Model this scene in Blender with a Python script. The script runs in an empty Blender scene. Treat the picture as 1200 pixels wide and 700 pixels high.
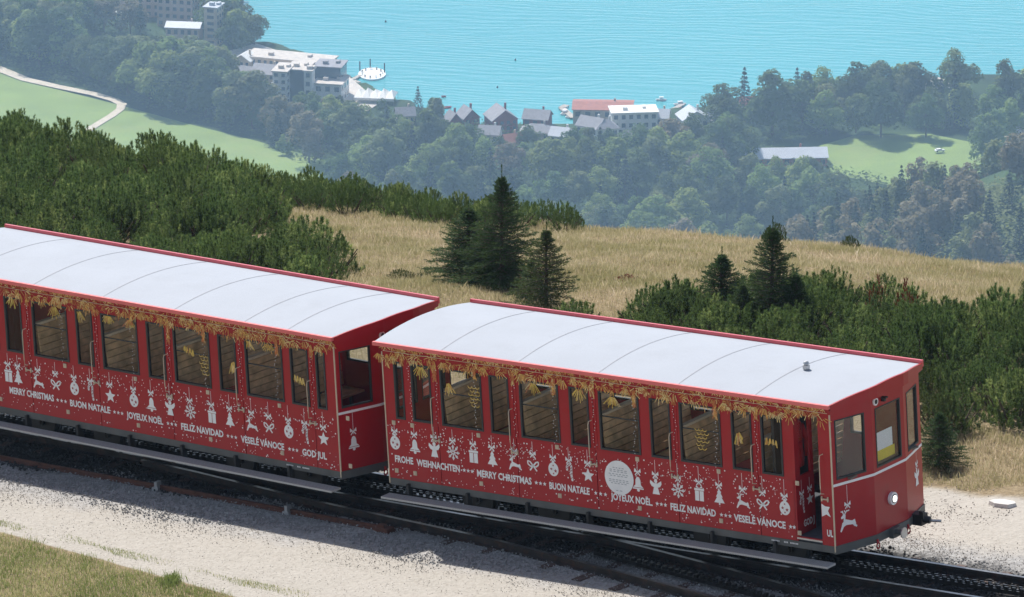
import bpy, math, random
import numpy as np
from mathutils import Vector, Matrix
rnd = random.Random(7)
rng = np.random.default_rng(7)
sc = bpy.context.scene
COL = sc.collection
R = math.radians

# ------------------------------------------------------------------ camera, sky, sun
FPX, PHI, CZ = 8020.7, 0.303824, 31.6          # focal length in 1200-px units, downward pitch, camera height
cam = bpy.data.cameras.new('camera'); cam.sensor_width = 36; cam.lens = FPX / 1200 * 36
cam.clip_start = 1; cam.clip_end = 30000
camo = bpy.data.objects.new('camera', cam); COL.objects.link(camo)
camo.location = (0, 0, CZ); camo.rotation_euler = (math.pi / 2 - PHI, 0, 0)
sc.camera = camo
SUN_E, SUN_A = R(50), R(-26)                    # elevation, azimuth (negative = left of the view)
world = bpy.data.worlds.new('World'); sc.world = world; world.use_nodes = True
nt = world.node_tree; sky = nt.nodes.new('ShaderNodeTexSky')
sky.sky_type = 'NISHITA'; sky.sun_disc = False; sky.sun_elevation = SUN_E; sky.sun_rotation = SUN_A
sky.altitude = 1300; sky.air_density = 1.0; sky.dust_density = 1.0
hs_ = nt.nodes.new('ShaderNodeHueSaturation'); hs_.inputs['Saturation'].default_value = .7; nt.links.new(sky.outputs[0], hs_.inputs['Color']); nt.links.new(hs_.outputs[0], nt.nodes['Background'].inputs[0]); nt.nodes['Background'].inputs[1].default_value = 0.12
sl = bpy.data.lights.new('sun', 'SUN'); sl.energy = 4.8; sl.angle = R(0.5); sl.color = (1, .955, .89)
so = bpy.data.objects.new('sun', sl); COL.objects.link(so)
sdir = Vector((math.sin(SUN_A) * math.cos(SUN_E), math.cos(SUN_A) * math.cos(SUN_E), math.sin(SUN_E)))
so.rotation_euler = (-sdir).to_track_quat('-Z', 'Y').to_euler()
sc.view_settings.view_transform = 'Standard'; sc.view_settings.look = 'None'
sc.view_settings.exposure = 0.43; sc.view_settings.gamma = 1
sc.cycles.volume_bounces = 2; sc.cycles.max_bounces = 8; sc.cycles.transparent_max_bounces = 16
HAZE = 1.0e-4

# ------------------------------------------------------------------ small maths: world <-> view
cP, sP = math.cos(PHI), math.sin(PHI)
def proj(x, y, z):
    z = z - CZ; d = y * cP - z * sP; up = y * sP + z * cP
    return 600 + FPX * x / d, 350 - FPX * up / d
def ray(px, py):
    X = (px - 600) / FPX; U = (350 - py) / FPX
    return np.array([X, cP + U * sP, -sP + U * cP])
def at_y(px, py, y):
    r = ray(px, py); t = y / r[1]; return np.array([r[0] * t, y, CZ + r[2] * t])
# car and track frames: u along (right, towards the viewer, uphill), v across (away), w up
U1 = np.array([0.80551, -0.58839, 0.07036]); V1 = np.array([0.58985, 0.80751, 0]); W1 = np.array([-0.05682, 0.04150, 0.99752])
U2 = np.array([0.76484, -0.64080, 0.06627]); V2 = np.array([0.64221, 0.76653, 0]); W2 = np.array([-0.05080, 0.04256, 0.99780])
O1 = np.array([4.2791, 85.2985, CZ - 30.2805]); O2 = np.array([-2.3719, 90.0869, CZ - 30.8730])
G1 = O1 - W1 * 0.62                              # ground level under the first car
RT = O1 - W1 * 0.50                              # rail-top level
def trk(u, v, h=0): return G1 + U1 * u + V1 * v + W1 * h
def plane_z(x, y): return G1[2] - ((x - G1[0]) * W1[0] + (y - G1[1]) * W1[1]) / W1[2]
def uv_of(x, y):
    dx, dy = x - G1[0], y - G1[1]
    n = math.hypot(U1[0], U1[1]); return (dx * U1[0] + dy * U1[1]) / n / n, dx * V1[0] + dy * V1[1]

# ------------------------------------------------------------------ terrain
ctrl = []
for u in (-24, -18, -12, -6, 0, 6, 12):
    for v in (-12, -7, -2, 2, 5): 
        p = trk(u, v); ctrl.append((p[0], p[1], 0.0))
for px, py, y in [(1200, 520, 92.4), (1200, 450, 95.2), (1200, 385, 99.5), (1200, 345, 105), (1200, 316, 113.5), (1050, 340, 104), (1050, 299, 114), (900, 340, 103.5),
                  (900, 286, 115), (900, 400, 98.5), (700, 400, 99.5), (690, 340, 103.8), (690, 300, 110), (690, 274, 118), (800, 277, 117), (560, 262, 120), (560, 330, 105.5), (400, 330, 106.5), (480, 252, 122), (300, 330, 108),
                  (300, 242, 123), (300, 280, 114), (100, 265, 114), (0, 265, 115), (0, 215, 125), (0, 178, 134), (200, 215, 125), (130, 192, 130), (300, 222, 128), (-100, 170, 137), (-100, 250, 119), (1300, 330, 112), (1300, 400, 98)]:
    p = at_y(px, py, y); ctrl.append((p[0], p[1], p[2] - plane_z(p[0], p[1])))
ctrl = np.array(ctrl)
def tps_fit(c, lam=0.02):
    P = c[:, :2]; n = len(P); d2 = ((P[:, None] - P[None]) ** 2).sum(-1)
    K = d2 * np.log(np.sqrt(d2) + 1e-9); K[d2 == 0] = 0; K += np.eye(n) * lam * 50
    A = np.zeros((n + 3, n + 3)); A[:n, :n] = K; A[:n, n] = 1; A[:n, n + 1:] = P; A[n, :n] = 1; A[n + 1:, :n] = P.T
    return np.linalg.solve(A, np.hstack([c[:, 2], np.zeros(3)]))
TW = tps_fit(ctrl)
def tps(x, y):
    x = np.asarray(x, float); y = np.asarray(y, float); out = TW[-3] + TW[-2] * x + TW[-1] * y
    for (cx, cy, _), w_ in zip(ctrl, TW):
        d2 = (x - cx) ** 2 + (y - cy) ** 2; out = out + w_ * d2 * 0.5 * np.log(d2 + 1e-12)
    return out
def crest_y(px):                                 # distance of the hill's crest for each bearing
    return np.interp(px, [-300, 0, 300, 480, 690, 900, 1200, 1500], [138, 134, 128.5, 122.5, 118.5, 115.5, 113.5, 112])
def wob(x, y): return .05 * np.sin(x * 1.3 + 1) * np.sin(y * .9) + .03 * np.sin(x * 2.9 + y * 2.1) + .02 * np.sin(x * 5.1 - y * 4.3)
LAKE = CZ - 830
def floor_z(y): return np.maximum(LAKE + 2 + .02 * (2925 - y), LAKE + 1.8)
SH = ([-1500, -400, -320, -160, -133, -118, -100, -77, -40, -12, 30, 90, 150, 233, 400, 1500], [3650, 3650, 3600, 3500, 3117, 3041, 3030, 2985, 2930, 2900, 2903, 2935, 2970, 2985, 3000, 3050])
def ground_z(x, y):
    x = np.asarray(x, float); y = np.asarray(y, float)
    px = 600 + FPX * x / (y * 1.045)
    cy = crest_y(px)
    uu, vv = uv_of(x, y); m = np.clip((vv - 3.2) / 2.5, 0, 1) 
    near = plane_z(x, np.minimum(y, cy)) + tps(x, np.minimum(y, cy)) + wob(x, y) * m
    d = np.maximum(y - cy, 0)
    mid = near - .36 * d - .02 * np.minimum(d, 14) ** 2 * .6
    far_line = np.interp(y, [130, 160, 300, 1000, 1800, 2200, 2500], [CZ - 52, CZ - 75, CZ - 150, CZ - 470, CZ - 690, CZ - 780, CZ - 810])
    t = np.clip((d - 8) / 25, 0, 1); low = mid * (1 - t) + far_line * t
    fl = floor_z(y) + 175 * np.exp(-((x - 260) / 260) ** 2 - ((y - 2230) / 210) ** 2) * np.where(y < 2700, 1, 1)
    t2 = np.clip((y - 1500) / 500, 0, 1); z = low * (1 - t2) + fl * t2
    sh = np.interp(x, *SH); z = np.where(y > sh, np.maximum(LAKE + 1.5 - (y - sh) * .5, LAKE - 20), z)
    return z

# ------------------------------------------------------------------ materials
def new_mat(name):
    m = bpy.data.materials.new(name); m.use_nodes = True; return m, m.node_tree, m.node_tree.nodes['Principled BSDF']
def N(nt, t, **kw):
    n = nt.nodes.new(t)
    for k, v in kw.items():
        if k in n.bl_rna.properties: setattr(n, k, v)
        else: n.inputs[k].default_value = v
    return n
def ramp(nt, fac, stops):
    r = nt.nodes.new('ShaderNodeValToRGB'); nt.links.new(fac, r.inputs[0]); e = r.color_ramp.elements
    while len(e) < len(stops): e.new(.5)
    for el, (p, c) in zip(e, stops): el.position = p; el.color = (*c, 1)
    return r.outputs[0]
def mixc(nt, f, a, b, mode='MIX'):
    m = nt.nodes.new('ShaderNodeMix'); m.data_type = 'RGBA'; m.blend_type = mode
    for s, v in ((m.inputs[0], f), (m.inputs[6], a), (m.inputs[7], b)):
        if hasattr(v, 'links'): nt.links.new(v, s)
        else: s.default_value = v if isinstance(v, (int, float)) else (*v, 1)
    return m.outputs[2]
def mat(name, base, rough=.6, var=.15, scale=8, bump=0, bscale=40, metal=0, rand=0, spec=.5, coat=0, dirt=None):
    m, nt, b = new_mat(name)
    tc = N(nt, 'ShaderNodeTexCoord'); no = N(nt, 'ShaderNodeTexNoise', Scale=scale, Detail=5.0)
    nt.links.new(tc.outputs['Object'], no.inputs['Vector'])
    lo = tuple(max(0, c * (1 - var)) for c in base); hi = tuple(min(1, c * (1 + var)) for c in base)
    c = ramp(nt, no.outputs[0], [(.3, lo), (.7, hi)])
    if dirt:
        n2 = N(nt, 'ShaderNodeTexNoise', Scale=dirt[1], Detail=8.0, Roughness=.7); nt.links.new(tc.outputs['Object'], n2.inputs['Vector'])
        f = ramp(nt, n2.outputs[0], [(.5, (0, 0, 0)), (.75, (dirt[2],) * 3)]); c = mixc(nt, f, c, dirt[0])
    if rand:
        oi = N(nt, 'ShaderNodeObjectInfo'); hs = N(nt, 'ShaderNodeHueSaturation'); nt.links.new(c, hs.inputs['Color'])
        mr = N(nt, 'ShaderNodeMapRange'); nt.links.new(oi.outputs['Random'], mr.inputs[0]); mr.inputs[3].default_value = 1 - rand; mr.inputs[4].default_value = 1 + rand
        nt.links.new(mr.outputs[0], hs.inputs['Value']); c = hs.outputs[0]
    nt.links.new(c, b.inputs['Base Color']); b.inputs['Roughness'].default_value = rough; b.inputs['Metallic'].default_value = metal
    b.inputs['Specular IOR Level'].default_value = spec; b.inputs['Coat Weight'].default_value = coat
    if bump:
        nb = N(nt, 'ShaderNodeTexNoise', Scale=bscale, Detail=4.0); nt.links.new(tc.outputs['Object'], nb.inputs['Vector'])
        bp = N(nt, 'ShaderNodeBump', Strength=bump, Distance=.02); nt.links.new(nb.outputs[0], bp.inputs['Height']); nt.links.new(bp.outputs[0], b.inputs['Normal'])
    return m
def leafy(name, c1, c2, rand=.18, trans=.3, scale=.5, hue=.02, world=True, third=None, rough=.75):
    m, nt, b = new_mat(name)
    oi = N(nt, 'ShaderNodeObjectInfo'); at = N(nt, 'ShaderNodeAttribute', attribute_name='tint')
    no = N(nt, 'ShaderNodeTexNoise', Scale=scale, Detail=3.0)
    g = N(nt, 'ShaderNodeNewGeometry'); nt.links.new(g.outputs['Position'], no.inputs['Vector'])
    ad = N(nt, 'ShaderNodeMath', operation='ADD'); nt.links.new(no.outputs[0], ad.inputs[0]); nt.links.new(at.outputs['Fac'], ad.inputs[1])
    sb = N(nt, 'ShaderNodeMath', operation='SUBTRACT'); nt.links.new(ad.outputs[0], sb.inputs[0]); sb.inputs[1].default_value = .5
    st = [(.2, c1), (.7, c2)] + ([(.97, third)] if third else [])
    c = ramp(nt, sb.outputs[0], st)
    hs = N(nt, 'ShaderNodeHueSaturation'); nt.links.new(c, hs.inputs['Color'])
    mr = N(nt, 'ShaderNodeMapRange'); nt.links.new(oi.outputs['Random'], mr.inputs[0]); mr.inputs[3].default_value = 1 - rand; mr.inputs[4].default_value = 1 + rand
    nt.links.new(mr.outputs[0], hs.inputs['Value'])
    wn = N(nt, 'ShaderNodeTexWhiteNoise', noise_dimensions='1D'); nt.links.new(oi.outputs['Random'], wn.inputs['W'])
    m2 = N(nt, 'ShaderNodeMapRange'); nt.links.new(wn.outputs[0], m2.inputs[0]); m2.inputs[3].default_value = .5 - hue; m2.inputs[4].default_value = .5 + hue
    nt.links.new(m2.outputs[0], hs.inputs['Hue'])
    nt.links.new(hs.outputs[0], b.inputs['Base Color']); b.inputs['Roughness'].default_value = rough; b.inputs['Specular IOR Level'].default_value = .25
    tr = N(nt, 'ShaderNodeBsdfTranslucent'); nt.links.new(hs.outputs[0], tr.inputs[0])
    mx = N(nt, 'ShaderNodeMixShader'); mx.inputs[0].default_value = trans
    nt.links.new(b.outputs[0], mx.inputs[1]); nt.links.new(tr.outputs[0], mx.inputs[2])
    nt.links.new(mx.outputs[0], nt.nodes['Material Output'].inputs[0]); return m
def glass(name, tint=(.8, .85, .85), rmin=.06):
    m = bpy.data.materials.new(name); m.use_nodes = True; nt = m.node_tree; nt.nodes.clear()
    o = N(nt, 'ShaderNodeOutputMaterial'); t = N(nt, 'ShaderNodeBsdfTransparent'); t.inputs[0].default_value = (*tint, 1)
    g = N(nt, 'ShaderNodeBsdfGlossy'); g.inputs['Roughness'].default_value = .01
    f = N(nt, 'ShaderNodeLayerWeight', Blend=.5); pw = N(nt, 'ShaderNodeMath', operation='POWER'); nt.links.new(f.outputs['Facing'], pw.inputs[0]); pw.inputs[1].default_value = 4
    ad = N(nt, 'ShaderNodeMath', operation='ADD'); nt.links.new(pw.outputs[0], ad.inputs[0]); ad.inputs[1].default_value = rmin
    mx = N(nt, 'ShaderNodeMixShader'); nt.links.new(ad.outputs[0], mx.inputs[0]); nt.links.new(t.outputs[0], mx.inputs[1]); nt.links.new(g.outputs[0], mx.inputs[2])
    nt.links.new(mx.outputs[0], o.inputs[0]); return m
M = {}
M['red'] = mat('red_paint', (.35, .006, .012), .4, .08, 3, spec=.35, coat=.08, dirt=((.20, .035, .03), 3, .45), bump=.06, bscale=2.5)
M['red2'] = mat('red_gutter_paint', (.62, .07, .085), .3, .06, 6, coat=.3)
M['white_roof'] = mat('white_roof_sheet', (.345, .37, .415), .7, .03, 1.2, spec=.2, dirt=((.29, .305, .335), 2.2, .35))
M['seam'] = mat('roof_seam', (.25, .265, .30), .6, .1)
M['chassis'] = mat('grey_chassis', (.085, .09, .088), .55, .2, 5, dirt=((.12, .09, .07), 6, .5))
M['black'] = mat('black_iron', (.012, .012, .013), .55, .3, 6)
M['rubber'] = mat('window_rubber', (.02, .022, .022), .5, .2)
M['rack'] = mat('oiled_rack_steel', (.03, .027, .025), .32, .4, 20, metal=.6)
M['decal'] = mat('white_decal', (.78, .77, .76), .5, .05)
M['decalred'] = mat('red_decal', (.30, .02, .03), .5, .05)
M['greytext'] = mat('grey_print', (.35, .36, .38), .6, .05)
M['stripe'] = mat('white_stripe', (.82, .80, .80), .4, .04)
M['red3'] = mat('glare_gutter_paint', (.72, .15, .14), .4, .06, 6)  # pink sun glare on the near gutter, put into its colour
M['gold'] = mat('gold_print', (.56, .30, .07), .55, .35, 25)
M['gold2'] = mat('pale_gold_print', (.66, .48, .20), .55, .3, 25)
M['orange'] = mat('copper_print', (.44, .13, .03), .55, .3, 25)
M['yellowgold'] = mat('yellow_gold_print', (.62, .42, .08), .5, .2, 25)
M['wood'] = mat('bench_wood', (.72, .48, .25), .45, .35, 7, coat=.2)
M['woodlight'] = mat('bench_wood_edge', (.85, .72, .52), .4, .1, 6)
M['cushion'] = mat('red_cushion', (.6, .03, .05), .8, .1)
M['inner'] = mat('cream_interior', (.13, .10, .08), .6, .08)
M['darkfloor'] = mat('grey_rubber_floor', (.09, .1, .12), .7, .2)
M['alu'] = mat('brushed_metal', (.5, .5, .5), .4, .1, metal=.7)
M['beige'] = mat('beige_plate', (.55, .45, .32), .5, .1)
M['lamp'] = mat('lamp_glass', (.9, .9, .92), .1, .02)
M['lens'] = None; M['paper'] = mat('white_paper', (.92, .92, .95), .7, .02)
M['yellow'] = mat('yellow_paper', (.8, .62, .02), .6, .03)
M['jacket'] = mat('red_jacket_cloth', (.6, .02, .02), .7, .2)
M['glass'] = glass('clear_glass', (.96, .97, .97), .012); M['noseglass'] = glass('cab_glass', (.93, .95, .95), .05)
M['rail'] = mat('dark_rail_steel', (.030, .024, .022), .45, .5, 5, metal=.3, dirt=((.13, .05, .025), 9, .7))
M['railtop'] = mat('polished_rail_top', (.20, .19, .19), .3, .3, 15, metal=.8)
M['rust'] = mat('rusty_steel', (.10, .035, .02), .8, .4, 12)
M['sleeper'] = mat('rusty_sleeper', (.075, .045, .035), .85, .4, 10)
m_, nt_, b_ = new_mat('lit_headlight_lens'); b_.inputs['Base Color'].default_value = (.9, .9, .9, 1); b_.inputs['Emission Color'].default_value = (1, .98, .94, 1); b_.inputs['Emission Strength'].default_value = 1.2; M['lens'] = m_
# perforated step grating
m, nt, b = new_mat('perforated_step'); tc = N(nt, 'ShaderNodeTexCoord'); vo = N(nt, 'ShaderNodeTexVoronoi', Scale=38.0, Randomness=0.0)
nt.links.new(tc.outputs['Object'], vo.inputs['Vector']); c = ramp(nt, vo.outputs['Distance'], [(.25, (.06, .06, .06)), (.4, (.46, .445, .42))])
nt.links.new(c, b.inputs['Base Color']); b.inputs['Roughness'].default_value = .6; M['step'] = m
# gravel/ground
def ground_material():
    m, nt, b = new_mat('ground_surface'); L = nt.links.new
    g = N(nt, 'ShaderNodeNewGeometry'); sub = N(nt, 'ShaderNodeVectorMath', operation='SUBTRACT'); L(g.outputs['Position'], sub.inputs[0]); sub.inputs[1].default_value = tuple(G1)
    du = N(nt, 'ShaderNodeVectorMath', operation='DOT_PRODUCT'); L(sub.outputs[0], du.inputs[0]); du.inputs[1].default_value = tuple(U1)
    dv = N(nt, 'ShaderNodeVectorMath', operation='DOT_PRODUCT'); L(sub.outputs[0], dv.inputs[0]); dv.inputs[1].default_value = tuple(V1)
    n1 = N(nt, 'ShaderNodeTexNoise', Scale=1.1, Detail=6.0, Roughness=.65); L(g.outputs['Position'], n1.inputs['Vector'])
    n2 = N(nt, 'ShaderNodeTexNoise', Scale=14.0, Detail=6.0, Roughness=.7); L(g.outputs['Position'], n2.inputs['Vector'])
    vr = N(nt, 'ShaderNodeTexVoronoi', Scale=26.0); L(g.outputs['Position'], vr.inputs['Vector'])
    def math_(op, a, b_):
        n = N(nt, 'ShaderNodeMath', operation=op)
        for s, v in ((n.inputs[0], a), (n.inputs[1], b_)):
            if hasattr(v, 'links'): L(v, s)
            else: s.default_value = v
        return n.outputs[0]
    wobv = math_('MULTIPLY', math_('SUBTRACT', n1.outputs[0], .5), 1.3)
    wob2 = math_('MULTIPLY', math_('SUBTRACT', n2.outputs[0], .5), .5)
    v = math_('ADD', math_('ADD', dv.outputs['Value'], wobv), wob2); u = du.outputs['Value']
    ballast = mixc(nt, vr.outputs['Color'], (.25, .245, .24), (.48, .46, .44)); ballast = mixc(nt, .6, ballast, ramp(nt, n2.outputs[0], [(.35, (.17, .165, .16)), (.65, (.44, .43, .41))]))
    path = ramp(nt, n2.outputs[0], [(.3, (.28, .255, .215)), (.55, (.385, .36, .315)), (.8, (.445, .415, .365))]); path = mixc(nt, math_('MULTIPLY', n1.outputs[0], .5), path, (.50, .46, .42))
    fb = ramp(nt, v, [(0.0, (1, 1, 1)), (.001, (1, 1, 1))])
    def step_(val, a, b_):
        mr = N(nt, 'ShaderNodeMapRange', interpolation_type='SMOOTHSTEP'); L(val, mr.inputs[0]); mr.inputs[1].default_value = a; mr.inputs[2].default_value = b_; return mr.outputs[0]
    col = mixc(nt, step_(v, -1.5, -.7), path, ballast)             # ballast bed begins
    oil_shade = math_('SUBTRACT', 1.0, step_(math_('ABSOLUTE', math_('SUBTRACT', v, 1.05), 0.0), .75, 1.25)); col = mixc(nt, oil_shade, col, (.035, .033, .032))   # oily track bed, with the shade under the train painted in
    col = mixc(nt, step_(v, 2.3, 3.0), col, path)                  # far-side path
    soil = ramp(nt, n2.outputs[0], [(.35, (.16, .12, .07)), (.7, (.34, .27, .17))])
    col = mixc(nt, step_(math_('ADD', dv.outputs['Value'], math_('MULTIPLY', wobv, .35)), 4.75, 5.0), col, soil)
    e = math_('ADD', math_('ADD', dv.outputs['Value'], math_('MULTIPLY', wobv, .12)), math_('MULTIPLY', math_('ADD', u, 12.3), .185))
    col = mixc(nt, step_(e, -2.60, -2.66), col, soil)
    # wood floor and valley far away
    sp = N(nt, 'ShaderNodeSeparateXYZ'); L(g.outputs['Position'], sp.inputs[0])
    nf = N(nt, 'ShaderNodeTexNoise', Scale=.03, Detail=5.0); L(g.outputs['Position'], nf.inputs['Vector'])
    far = ramp(nt, nf.outputs[0], [(.35, (.025, .045, .02)), (.65, (.06, .10, .035))])
    col = mixc(nt, step_(sp.outputs[1], 128, 150), col, far)
    L(col, b.inputs['Base Color']); b.inputs['Roughness'].default_value = .95; b.inputs['Specular IOR Level'].default_value = .1
    bp = N(nt, 'ShaderNodeBump', Strength=.6, Distance=.03); hh = math_('ADD', n2.outputs[0], math_('MULTIPLY', vr.outputs['Distance'], .5)); L(hh, bp.inputs['Height']); L(bp.outputs[0], b.inputs['Normal'])
    return m
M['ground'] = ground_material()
M['stone'] = leafy('ballast_stone', (.25, .24, .23), (.62, .60, .56), 0, 0, .7, 0, rough=.9)
M['oilshade_stone'] = leafy('oily_shaded_ballast_stone', (.03, .028, .027), (.13, .12, .115), 0, 0, .7, 0, rough=.6)  # oily stones, darkened further by the train's shade in their colour
M['pathstone'] = leafy('path_pebble', (.30, .27, .235), (.56, .52, .46), 0, 0, .7, 0, rough=.9)
M['grass'] = leafy('dry_grass', (.34, .31, .15), (.65, .53, .37), 0, .45, .55, 0, third=(.86, .75, .58))
M['greengrass'] = leafy('green_grass', (.24, .29, .09), (.68, .60, .34), 0, .35, .9, 0)
M['mugo'] = leafy('mountain_pine_needles', (.10, .155, .045), (.46, .54, .19), .16, .45, 1.1, .008)
M['mugo_y'] = leafy('yellowish_pine_needles', (.08, .11, .03), (.20, .22, .06), .1, .25, 1.1, .008)
M['mugo_r'] = leafy('dead_red_needles', (.22, .06, .03), (.36, .12, .07), .1, .2, 1.1, 0)
M['spruce'] = leafy('spruce_needles', (.055, .10, .032), (.24, .32, .10), .12, .35, 1.2, .006)
M['bark'] = mat('brown_bark', (.10, .07, .05), .9, .3, 12)
M['bl'] = [leafy('broadleaf_crown', (.10, .15, .04), (.42, .52, .15), .28, .6, .12, .02),
           leafy('light_broadleaf_crown', (.20, .27, .06), (.62, .68, .20), .2, .45, .12, .02),
           leafy('olive_broadleaf_crown', (.17, .20, .07), (.52, .53, .21), .2, .42, .12, .02),
           leafy('autumn_tinged_crown', (.21, .18, .10), (.50, .40, .22), .15, .4, .12, .02)]
M['sp'] = leafy('far_spruce_crown', (.022, .048, .02), (.10, .16, .055), .25, .3, .2, .01)
M['field'] = mat('meadow_grass_far', (.19, .27, .06), .9, .12, .05, dirt=((.27, .29, .10), .03, .6))
M['dirtpath'] = mat('pale_gravel_road', (.55, .48, .38), .9, .12, .3)
M['tan'] = mat('tan_render', (.62, .50, .38), .8, .06, .3); M['whitewall'] = mat('white_render', (.70, .69, .66), .7, .05, .3)
M['pink'] = mat('rose_render', (.60, .46, .39), .8, .08, .3)
M['greyroof'] = mat('grey_roof_tiles', (.26, .25, .27), .7, .15, .6); M['redroof'] = mat('red_roof_tiles', (.36, .13, .09), .8, .12, .5)
M['redwall'] = mat('red_timber_wall', (.22, .05, .045), .8, .2, .6); M['lightroof'] = mat('light_metal_roof', (.48, .50, .54), .5, .06, .2)
M['flatroof'] = mat('gravel_flat_roof', (.58, .52, .46), .9, .15, .4); M['bluewin'] = mat('bluish_window_glass', (.05, .08, .12), .15, .2, .3)
M['canvas'] = mat('white_canvas', (.85, .83, .78), .7, .04, .3); M['boatwhite'] = mat('white_boat_hull', (.82, .82, .82), .4, .03); M['boatred'] = mat('red_boat_hull', (.5, .06, .05), .5, .1)
M['woodgrey'] = mat('weathered_planks', (.40, .36, .31), .8, .2, .8); M['slab'] = mat('pale_stone_slab', (.55, .53, .50), .85, .12, 4, bump=.4)
# lake
m, nt, b = new_mat('turquoise_water'); L = nt.links.new
g = N(nt, 'ShaderNodeNewGeometry'); mp = N(nt, 'ShaderNodeMapping'); mp.inputs['Rotation'].default_value = (0, 0, R(14)); mp.inputs['Scale'].default_value = (.06, .16, 1); L(g.outputs['Position'], mp.inputs[0])
n1 = N(nt, 'ShaderNodeTexNoise', Scale=1.0, Detail=4.0, Distortion=.6); L(mp.outputs[0], n1.inputs['Vector'])
wv = N(nt, 'ShaderNodeTexWave', Scale=.4, Distortion=26.0, Detail=4.0); wv.bands_direction = 'Y'; wv.inputs['Detail Scale'].default_value = .35; L(mp.outputs[0], wv.inputs[0])
n3 = N(nt, 'ShaderNodeTexNoise', Scale=.0018, Detail=2.0); L(g.outputs['Position'], n3.inputs['Vector'])
c = ramp(nt, n3.outputs[0], [(.35, (.045, .31, .335)), (.65, (.07, .37, .385))]); L(c, b.inputs['Base Color'])
b.inputs['Roughness'].default_value = .12; b.inputs['IOR'].default_value = 1.33
ad = N(nt, 'ShaderNodeMath', operation='ADD'); L(n1.outputs[0], ad.inputs[0]); mu = N(nt, 'ShaderNodeMath', operation='MULTIPLY'); L(wv.outputs['Fac'], mu.inputs[0]); mu.inputs[1].default_value = .25; L(mu.outputs[0], ad.inputs[1])
bp = N(nt, 'ShaderNodeBump', Strength=.65, Distance=.65); L(ad.outputs[0], bp.inputs['Height']); L(bp.outputs[0], b.inputs['Normal']); M['lake'] = m

# ------------------------------------------------------------------ mesh helpers
class MB:
    def __init__(s): s.v = []; s.f = []; s.mi = []; s.cur = 0
    def poly(s, pts, mi=None):
        n = len(s.v); s.v += [tuple(p) for p in pts]; s.f.append(tuple(range(n, n + len(pts)))); s.mi.append(s.cur if mi is None else mi)
    def box(s, a, b, mi=None):
        (x0, y0, z0), (x1, y1, z1) = a, b; n = len(s.v)
        s.v += [(x0, y0, z0), (x1, y0, z0), (x1, y1, z0), (x0, y1, z0), (x0, y0, z1), (x1, y0, z1), (x1, y1, z1), (x0, y1, z1)]
        for q in ((0, 3, 2, 1), (4, 5, 6, 7), (0, 1, 5, 4), (1, 2, 6, 5), (2, 3, 7, 6), (3, 0, 4, 7)):
            s.f.append(tuple(n + i for i in q)); s.mi.append(s.cur if mi is None else mi)
    def obox(s, o, ax, ay, az, mi=None):            # corner + three edge vectors
        o, ax, ay, az = map(np.array, (o, ax, ay, az)); n = len(s.v)
        s.v += [tuple(p) for p in (o, o + ax, o + ax + ay, o + ay, o + az, o + ax + az, o + ax + ay + az, o + ay + az)]
        for q in ((0, 3, 2, 1), (4, 5, 6, 7), (0, 1, 5, 4), (1, 2, 6, 5), (2, 3, 7, 6), (3, 0, 4, 7)):
            s.f.append(tuple(n + i for i in q)); s.mi.append(s.cur if mi is None else mi)
    def tube(s, pts, r, n=8, cap=True, r2=None):
        pts = [Vector(p) for p in pts]; base = len(s.v); k = len(pts)
        for i, p in enumerate(pts):
            t = (pts[min(i + 1, k - 1)] - pts[max(i - 1, 0)]).normalized(); a = t.orthogonal().normalized() if abs(t.z) > .99 else t.cross(Vector((0, 0, 1))).normalized(); b_ = t.cross(a)
            rr = r if r2 is None else r + (r2 - r) * i / (k - 1)
            for j in range(n):
                an = 2 * math.pi * j / n; s.v.append(tuple(p + a * math.cos(an) * rr + b_ * math.sin(an) * rr))
        for i in range(k - 1):
            for j in range(n):
                s.f.append((base + i * n + j, base + i * n + (j + 1) % n, base + (i + 1) * n + (j + 1) % n, base + (i + 1) * n + j)); s.mi.append(s.cur)
        if cap:
            s.f.append(tuple(base + j for j in range(n))[::-1]); s.mi.append(s.cur); s.f.append(tuple(base + (k - 1) * n + j for j in range(n))); s.mi.append(s.cur)
    def build(s, name, mats, parent=None, smooth=False, fn=None, **tags):
        me = bpy.data.meshes.new(name); v = s.v if fn is None else [fn(*p) for p in s.v]
        me.from_pydata([tuple(map(float, p)) for p in v], [], s.f)
        for m_ in (mats if isinstance(mats, (list, tuple)) else [mats]): me.materials.append(m_)
        if any(s.mi): me.polygons.foreach_set('material_index', s.mi)
        if smooth: me.polygons.foreach_set('use_smooth', [True] * len(s.f))
        me.update(); return link(name, me, parent, **tags)
def link(name, data, parent=None, **tags):
    o = bpy.data.objects.new(name, data); COL.objects.link(o)
    if parent is not None: o.parent = parent
    for k, v in tags.items():
        if v is not None: o[{'cat': 'category'}.get(k, k)] = v
    return o
def np_mesh(name, V, F, mats, tint=None, mi=None, smooth=False):
    me = bpy.data.meshes.new(name); V = np.ascontiguousarray(V, np.float32); F = np.ascontiguousarray(F, np.int32); k = F.shape[1]
    me.vertices.add(len(V)); me.vertices.foreach_set('co', V.ravel()); me.loops.add(F.size); me.loops.foreach_set('vertex_index', F.ravel())
    me.polygons.add(len(F)); me.polygons.foreach_set('loop_start', np.arange(0, F.size, k, dtype=np.int32)); me.polygons.foreach_set('loop_total', np.full(len(F), k, np.int32))
    for m_ in (mats if isinstance(mats, (list, tuple)) else [mats]): me.materials.append(m_)
    if mi is not None: me.polygons.foreach_set('material_index', np.asarray(mi, np.int32))
    if smooth: me.polygons.foreach_set('use_smooth', np.ones(len(F), bool))
    if tint is not None:
        a = me.attributes.new('tint', 'FLOAT', 'POINT'); a.data.foreach_set('value', np.ascontiguousarray(tint, np.float32))
    me.update(calc_edges=True); return me
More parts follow.
